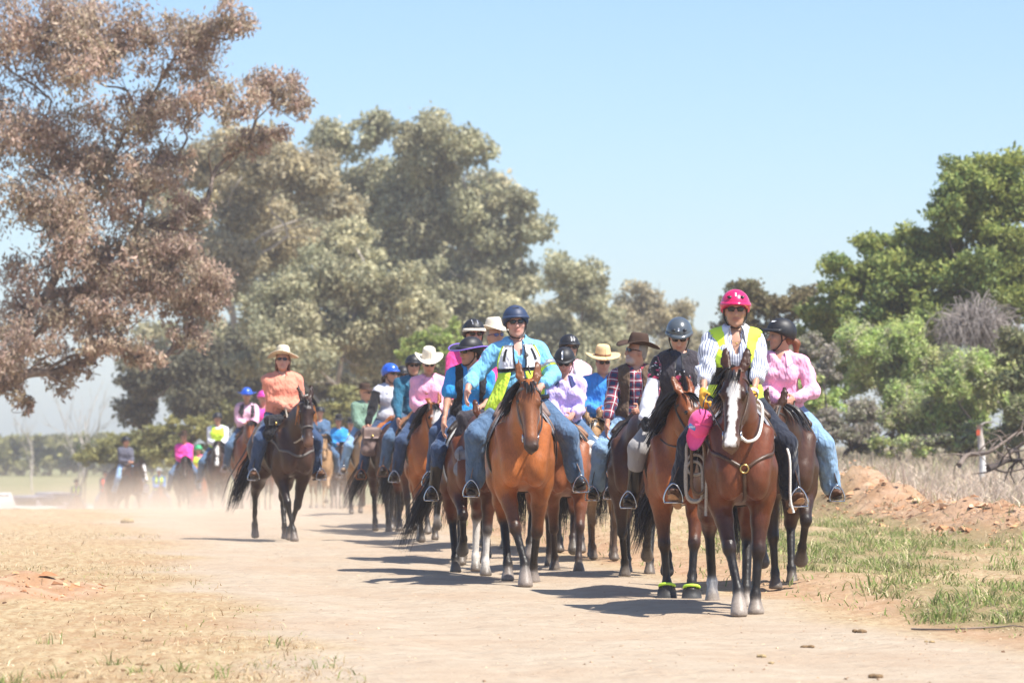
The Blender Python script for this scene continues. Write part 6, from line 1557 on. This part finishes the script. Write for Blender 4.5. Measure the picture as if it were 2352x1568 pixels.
wave_child('rein', [b1, b1 + np.array([.06, -.01, -.04]), b1 + np.array([.15, .12, .01]), lw + np.array([.06, -.10, -.10]), lw + np.array([0, -.06, -.02])], .0115, MAT['rope_white'], T, 24, 7)
wave_child('rein', [b1, b1 + np.array([.03, .1, .08]), lw + np.array([.02, -.14, -.02]), lw + np.array([0, -.05, 0])], .007, MAT['leather_brown'], T)
wave_child('rein', [b0, b0 + np.array([-.05, .12, .10]), rw + np.array([.02, -.10, -.05]), rw + np.array([0, -.05, -.02])], .007, MAT['leather_brown'], T)
hr = hang_root('lead_rope', e, P3(-.30, .30, 1.35), 'grey lead rope coiled beside the lead horse neck', 'rope'); o0 = P3(-.30, .30, 1.35)
wave_child('hanging_end', [P3(-.20, .42, 1.42) - o0, P3(-.235, .46, 1.20) - o0, P3(-.255, .46, .95) - o0, P3(-.26, .45, .72) - o0], .012, MAT['rope'], hr, 18, 6)
for k, (xc, zc, rx, rz_) in enumerate(((-.33, 1.15, .075, .13), (-.33, 1.00, .085, .17), (-.34, .97, .07, .15), (-.31, 1.08, .06, .2))):
    a = np.linspace(0, 2 * np.pi, 26); m = MB(); m.tube(np.stack([xc + rx * np.sin(a) + .01 * np.sin(3 * a), -.36 - .015 * k + .02 * np.cos(a), zc + rz_ * np.cos(a)], -1) - o0, .0125, 6, caps=False); m.build('coil', MAT['rope' if k != 3 else 'rope_brown'], hr)
for s, k in ((1, .43),):
    wave_child('white_strap', [P3(.32, .20, 1.30), P3(.37, .33, 1.15), P3(.375, .33, .85), P3(.40, .33, .74)], .010, MAT['rope_white'], T, 14, 5)
# pink cap hanging at her knee
cp = hang_root('cap', e, P3(-.285, .42, 1.42), 'bright pink baseball cap hanging beside the lead horse', 'cap')
m = MB(); G = []
RC = Rz(math.radians(-28)) @ Ry(math.radians(14))
for b_ in np.linspace(.02, np.pi / 2 * 1.12, 9):
    G.append([RC @ np.array([.092 * math.cos(a) * math.sin(b_), -.075 * math.cos(b_) - .01, -.02 + .105 * math.sin(a) * math.sin(b_)]) for a in np.linspace(0, 2 * np.pi, 21)])
m.shell(np.array(G), .004); m.build('crown', MAT['cap_pink'], cp)
m = MB(); G = []
for a in np.linspace(-1.1, 1.1, 11):
    G.append([RC @ np.array([.088 * math.sin(a) * (1 - .12 * k), -.02 - .035 * k - .03 * math.cos(a) * (1 - k) * .3, -.02 - .10 * math.cos(a) - .105 * k * math.cos(a * .8)]) for k in np.linspace(0, 1, 5)])
m.shell(np.array(G), .005); m.build('peak', MAT['cap_pink'], cp)
m = MB(); m.box(RC @ np.array([-.03, -.082, -.055]), (.030, .003, .016), RC @ Ry(.25)); po = m.build('patch', MAT['patch_blue'], cp, False)
m = MB()
for k in range(4): m.box(RC @ np.array([-.048 + .012 * k, -.086, -.059 + .003 * k]), (.0035, .001, .008), RC @ Ry(.25))
m.build('patch_letters', MAT['white_p'], po, False)
m = MB(); m.tube(spline([P3(0, .08, .08), P3(.01, .06, .14), P3(.04, 0, .2)], 6), .005, 4); m.build('loop', MAT['black_plastic'], cp)
# loose tails of her hi-vis vest, necklace, watch
i = e['i']
for a0, a1, z0, z1 in ((35, 75, .12, -.16), (-80, -45, .05, -.12)):
    G = torso_patch(i, .045, z0, z1, a0, a1, 8, 6); k = np.linspace(0, 1, 8)[:, None, None]; G = G + k * k * np.array([.06 * np.sign(a0), -.05, 0]); m = MB(); m.shell(G, .005); m.build('vest_tail', MAT['hivis_plain'], e['p'])
m = MB(); m.tube(np.array([i['U'](.05 * math.sin(a), .095 + .03 * math.cos(a), .50 - .055 * math.cos(a)) for a in np.linspace(-1.7, 1.7, 14)]), .0025, 4); m.ball(i['U'](0, .135, .437), .008, 6, 5); m.build('necklace', MAT['brass'], e['p'])
def ring_on(e, s, f, r, w, mt, name, part=1):
    a, b = (e['i']['elbow'][s], e['i']['wrist'][s]) if part else (e['i']['shoulder'][s], e['i']['elbow'][s])
    d = nrm(b - a); x = nrm(np.cross(d, (0, 1, .3))); y = np.cross(d, x); c = a + (b - a) * f; m = MB()
    m.shell(np.array([[c + d * k * w + (math.cos(q) * x + math.sin(q) * y) * r for k in (-.5, .5)] for q in np.linspace(0, 2 * np.pi, 17)]), .004); return m.build(name, mt, e['p'])
ring_on(e, 1, .93, .036, .03, MAT['white_p'], 'watch')
# centre rider: hi-vis harness with white panels, radio and armband
e = CAST['H']; i = e['i']; hv = None
def panel(z0, z1, a0, a1, infl, mt, name, par, sk0=0, sk1=0, fl=(0, 0, 0), n=9, mm=8, th=.006):
    G = torso_patch(i, infl, z0, z1, a0, a1, n, mm, sk0, sk1); k = np.linspace(0, 1, n)[:, None, None]; G = G + k * k * np.array(fl, float); q = MB(); q.shell(G, th); return q.build(name, mt, par)
hv = panel(.30, .505, 16, 62, .040, MAT['white_c'], 'harness_vest', e['p'], 0, -12)
panel(.30, .505, -62, -16, .040, MAT['white_c'], 'harness_panel', hv, 12, 0)
for s in (-1, 1):
    a, b = (36, 42) if s > 0 else (-42, -36)
    panel(.37, .47, a, b, .047, MAT['black_c'], 'harness_patch', hv)
    panel(.29, .50, 13 * s - 2, 13 * s + 2, .044, MAT['black_c'], 'harness_strap', hv, 6 * s, 6 * s)
    panel(.28, .50, 62 * s - 2, 62 * s + 2, .044, MAT['hivis_plain'], 'harness_piping', hv, -10 * s, -10 * s)
panel(.275, .305, -64, 64, .046, MAT['black_c'], 'harness_strap', hv, 0, 0, n=3, mm=22)
panel(.27, .06, 12, 58, .040, MAT['hivis_plain'], 'harness_flap', hv)
panel(.27, -.06, -66, -26, .042, MAT['hivis_plain'], 'harness_flap', hv, -8, -8, (-.13, -.06, -.02), 10, 8)
q = MB(); q.ball(i['U'](.06, .168, .40), (.022, .014, .032), 10, 7); q.tube(spline([i['U'](.06, .175, .37), i['U'](.075, .19, .28), i['U'](.10, .175, .20), i['U'](.12, .165, .31)], 16), .006, 5); q.build('radio_microphone', MAT['leather_grey'], e['p'])
ab = ring_on(e, 1, .62, .072, .075, MAT['hivis_plain'], 'armband', 0); ring_on(e, 1, .62, .0765, .04, MAT['silver_p'], 'armband_tape', 0)
q = MB(); q.box(i['U'](-.13, .15, .035), (.03, .015, .025)); q.build('belt_pouch', MAT['leather_brown'], e['p'])
# lime banded hoof boots
e = CAST['C']
for s, lp_ in ((1, FRONT['fwd']), (-1, FRONT['stand'])):
    f_, z_ = lp_[2][0], .0; x_ = (.09 + .015) * s; q = MB()
    G = np.array([[P3(x_ + math.cos(a) * rr, f_ - .005 + math.sin(a) * rr * 1.08 - zz * .45, zz) for zz, rr in ((.004, .088), (.05, .082), (.095, .070))] for a in np.linspace(0, 2 * np.pi, 20)]); q.shell(G, .006); hb_ = q.build('hoof_boot', MAT['rubber'], e['t'])
    q = MB(); q.torus(P3(x_, f_ - .055, .108), (1, 0, 0), (0, -.95, .3), .064, .013, 18, 6); q.build('boot_band', MAT['lime'], hb_)
# white felt hat tied to the chestnut's saddle
e = CAST['F']; hr = hang_root('hat', e, P3(.27, .22, 1.28), 'dirty white hat tied to the saddle below the lavender shirt', 'hat')
RH = Rx(math.radians(70)) @ Rz(.4); G = []
for x in np.linspace(0, 2 * np.pi, 33):
    G.append([RH @ np.array([math.sin(x) * rx, -math.cos(x) * ry, zz + .03 * (k > 0) * math.sin(x) ** 2 * k]) for rx, ry, zz, k in ((.002, .002, .085, 0), (.05, .065, .10, 0), (.075, .095, .085, 0), (.088, .108, .02, 0), (.09, .112, 0, 0), (.125, .15, -.003, .5), (.165, .19, -.003, 1))])
m = MB(); m.shell(np.array(G), -.005); m.build('felt', MAT['white_hat'], hr)
# mauve saddle bag, black pommel bag, dark rolled jacket
def bag(name, e, q, size, mt, label, cat='bag', flap=True, seed=1):
    o = hang_root(name, e, q, label, cat); w, d, h_ = size; rg = np.random.default_rng(seed)
    pr = [cone((-w * .32, 0, -h_ * .32), (w * .32, 0, -h_ * .32), d * .5, d * .5, None, .05), cone((-w * .34, 0, h_ * .3), (w * .34, 0, h_ * .3), d * .42, d * .42, None, .05), ell((0, 0, 0), (w * .5, d * .5, h_ * .45), None, .05)]
    V, Q, _ = poly(pr, .014, noise=lambda P: .010 * fbm(P * 12 + seed, 2)); mesh_np('pouch', V, Q, mt, o)
    if flap:
        G = np.array([[(x, -d * .5 * math.sin(min(k, 1) * 1.57) - .012, h_ * .44 - .22 * h_ * max(0, k - .6)) for k in np.linspace(.0, 2.2, 7)] for x in np.linspace(-w * .46, w * .46, 7)]); m = MB(); m.shell(G, .008); fo = m.build('flap', mt, o)
        m = MB(); m.box((0, -d * .5 - .022, h_ * .16), (.012, .004, .02)); m.build('buckle', MAT['brass'], fo)
    return o
bag('saddle_bag', CAST['O'], P3(-.30, .28, 1.30), (.26, .14, .44), MAT['leather_mauve'], 'mauve brown saddle bag beside the blue helmeted rider hand')
bag('saddle_bag', CAST['Q'], P3(-.20, .28, 1.42), (.20, .16, .28), MAT['black_c'], 'black pommel bag on the lone dark horse', seed=3)
bag('jacket_roll', CAST['I'], P3(.0, .46, 1.50), (.34, .18, .26), MAT['char_c'], 'black jacket bundled over the pommel below turquoise polo', 'jacket', False, 5)
bag('saddle_bag', CAST['I'], P3(-.06, .62, 1.14), (.26, .16, .28), MAT['pad_grey'], 'light grey bag hanging between turquoise rider and orange bay', seed=6)
# fringed browband on the lone dark horse
e = CAST['Q']; fr = e['fr']; m = MB(); rg = np.random.default_rng(4)
for k in range(15):
    w = -.10 + .2 * k / 14; p0 = fr['H'](.055, .03 - 3.2 * w * w, w); L_ = .12 + .07 * rg.random() + (.06 if abs(w) > .06 else 0)
    m.tube(spline([p0, p0 + fr['b'] * .02 + np.array([w * .2, -.01, -L_ * .5]), p0 + np.array([w * .35, -.01, -L_])], 6), .006, 4)
m.build('browband_fringe', MAT['fringe'], e['t'])
strap(sub(e['S'], 'trunk', 'neck'), [P3(-.25, .25, 1.27), P3(-.23, .46, 1.22), P3(-.10, .70, 1.08), P3(.10, .70, 1.08), P3(.23, .46, 1.22), P3(.25, .25, 1.27)], .03, 'breastplate_strap', MAT['leather_grey'], e['t'], n=34)

# ------------------------------------------------------------------ vehicles parked beyond the crest
def car(label, x, Y, rot, paint, ute=False, cat='car'):
    X = (x - 1176) * Y / FPX; t = empty('parked_ute' if ute else 'parked_car', (X, Y, float(height(X, Y))), rot); tag(t, label, cat)
    prof = [(-2.1, .45), (-2.15, .80), (-1.95, .98), (-1.0, 1.05), (-.35, 1.50), (1.1, 1.53), (1.75, 1.08), (2.1, 1.0), (2.15, .5), (1.6, .32), (-1.6, .32)] if not ute else \
           [(-2.5, .55), (-2.55, .95), (-2.4, 1.12), (-1.2, 1.2), (-.65, 1.78), (.55, 1.8), (.75, 1.22), (2.5, 1.2), (2.5, .6), (1.9, .42), (-1.9, .42)]
    G = []
    for xx, ins in ((-.88, .10), (-.84, .03), (-.6, 0), (.6, 0), (.84, .03), (.88, .10)):
        G.append([(xx * (.82 if z > 1.25 else 1), y * (1 - ins * .2), z - ins * .3 * (z > .6)) for y, z in prof])
    m = MB(); m.grid(np.array(G), close_v=True)
    for k, f in ((0, 1), (5, -1)):
        g = np.array(G[k]); m.add(np.vstack([g, g.mean(0)]), t=[[j, (j + 1) % len(g), len(g)][::f] for j in range(len(g))])
    m.build('body', paint, t)
    y0, y1, z0, z1 = (-.98, -.40, 1.09, 1.47) if not ute else (-1.16, -.70, 1.25, 1.73)
    m = MB(); m.shell(np.array([[(xx, y0 + (y1 - y0) * k - .02, z0 + (z1 - z0) * k) for k in (0, 1)] for xx in (-.64, 0, .64)]), .02); m.build('windscreen', MAT['lens'], t)
    for s in (-1, 1):
        m = MB(); m.shell(np.array([[(s * (.885 - .16 * (z > 1.2)), y, z) for z in (1.1 + .12 * ute, 1.42 + .3 * ute)] for y in ((-.65, .1, 1.2) if not ute else (-.8, -.2, .45))]), .015 * s); m.build('window', MAT['lens'], t)
        for y in (-1.35, 1.35):
            m = MB(); m.torus((s * .80, y * (1.12 if ute else 1), .33), (0, 1, 0), (0, 0, 1), .22, .11, 18, 8); w = m.build('wheel', MAT['rubber'], t)
            m = MB(); m.ball((s * .82, y * (1.12 if ute else 1), .33), (.06, .16, .16), 12, 7); m.build('rim', MAT['steel'], w)
        m = MB(); m.ball((s * .62, prof[1][0] + .04, .78 + .1 * ute), (.16, .05, .08), 10, 6); m.build('headlight', MAT['white_p'], t)
MAT['paint_silver'] = mat('paint_silver', (.42, .42, .47), .3, .5, .6, var=.05); MAT['paint_white'] = mat('paint_white', (.75, .75, .75), .25, .5, var=.03, coat=.5)
car('silver car parked beyond the crest on the far left', 92, 158, math.radians(50), MAT['paint_silver'])
car('second silver car parked right of the first beyond the crest', 138, 166, math.radians(35), MAT['paint_silver'])
car('white ute at the left edge beyond the crest', -6, 150, math.radians(-75), MAT['paint_white'], True, 'ute')
# ------------------------------------------------------------------ air: haze over the whole place, dust raised by the hooves
def volume_box(name, lo, hi, label, build):
    m = MB(); lo, hi = np.array(lo, float), np.array(hi, float); m.box((lo + hi) / 2, (hi - lo) / 2)
    mt = bpy.data.materials.new(name); mt.use_nodes = True; nt = mt.node_tree; nt.nodes.clear()
    out = N(nt, 'ShaderNodeOutputMaterial'); v = N(nt, 'ShaderNodeVolumePrincipled'); nt.links.new(v.outputs[0], out.inputs['Volume'])
    build(nt, v)
    o = m.build(name, mt, None, False); return tag(o, label, name, kind='stuff')
def b_haze(nt, v):
    v.inputs['Color'].default_value = (.93, .93, 1.0, 1); v.inputs['Density'].default_value = .0006; v.inputs['Anisotropy'].default_value = 0.1
volume_box('haze', (-680, -75, -5.5), (680, 960, 21), 'pale air haze over the whole place', b_haze)
def b_dust(nt, v):
    v.inputs['Color'].default_value = (.97, .82, .67, 1); v.inputs['Anisotropy'].default_value = 0.0
    g = N(nt, 'ShaderNodeNewGeometry') ; s = N(nt, 'ShaderNodeSeparateXYZ'); nt.links.new(g.outputs['Position'], s.inputs[0])
    def M(op, a, b=None, c=None):
        n = N(nt, 'ShaderNodeMath', operation=op)
        for i, q in enumerate((a, b, c)):
            if q is None: continue
            if isinstance(q, (int, float)): n.inputs[i].default_value = q
            else: nt.links.new(q, n.inputs[i])
        return n.outputs[0]
    gy = maprange(nt, s.outputs[1], 53, 135, 0, 2.85)
    rel = M('ADD', s.outputs[2], gy)
    tx = N(nt, 'ShaderNodeTexNoise'); tx.inputs['Scale'].default_value = .42; tx.inputs['Detail'].default_value = 2.0; nt.links.new(g.outputs['Position'], tx.inputs['Vector'])
    puff = maprange(nt, tx.outputs['Fac'], .40, .64, .08, 1.25)
    hgt = maprange(nt, s.outputs[1], 36, 90, .7, 1.9)
    f = M('POWER', M('MAXIMUM', M('SUBTRACT', 1.0, M('DIVIDE', M('MAXIMUM', rel, 0.0), hgt)), 0.0), 2.2)
    yy = maprange(nt, s.outputs[1], 33, 55, 0.12, 1.0)
    lx = M('ADD', s.outputs[0], M('MULTIPLY', s.outputs[1], .07))     # the column walks along the road
    edge = maprange(nt, lx, 3.2, .2, 0.0, 1.0)
    edge = M('MULTIPLY', edge, maprange(nt, lx, -8.0, -4.8, 0.06, 1.0))
    d = M('MULTIPLY', M('MULTIPLY', M('MULTIPLY', f, puff), M('MULTIPLY', yy, edge)), .12)
    nt.links.new(d, v.inputs['Density'])
volume_box('dust', (-22, 32, -4.6), (2.5, 142, 2.4), 'peach coloured dust raised by the hooves along the road', b_dust)
SC.cycles.volume_step_rate = 2.0
SC.cycles.volume_max_steps = 96
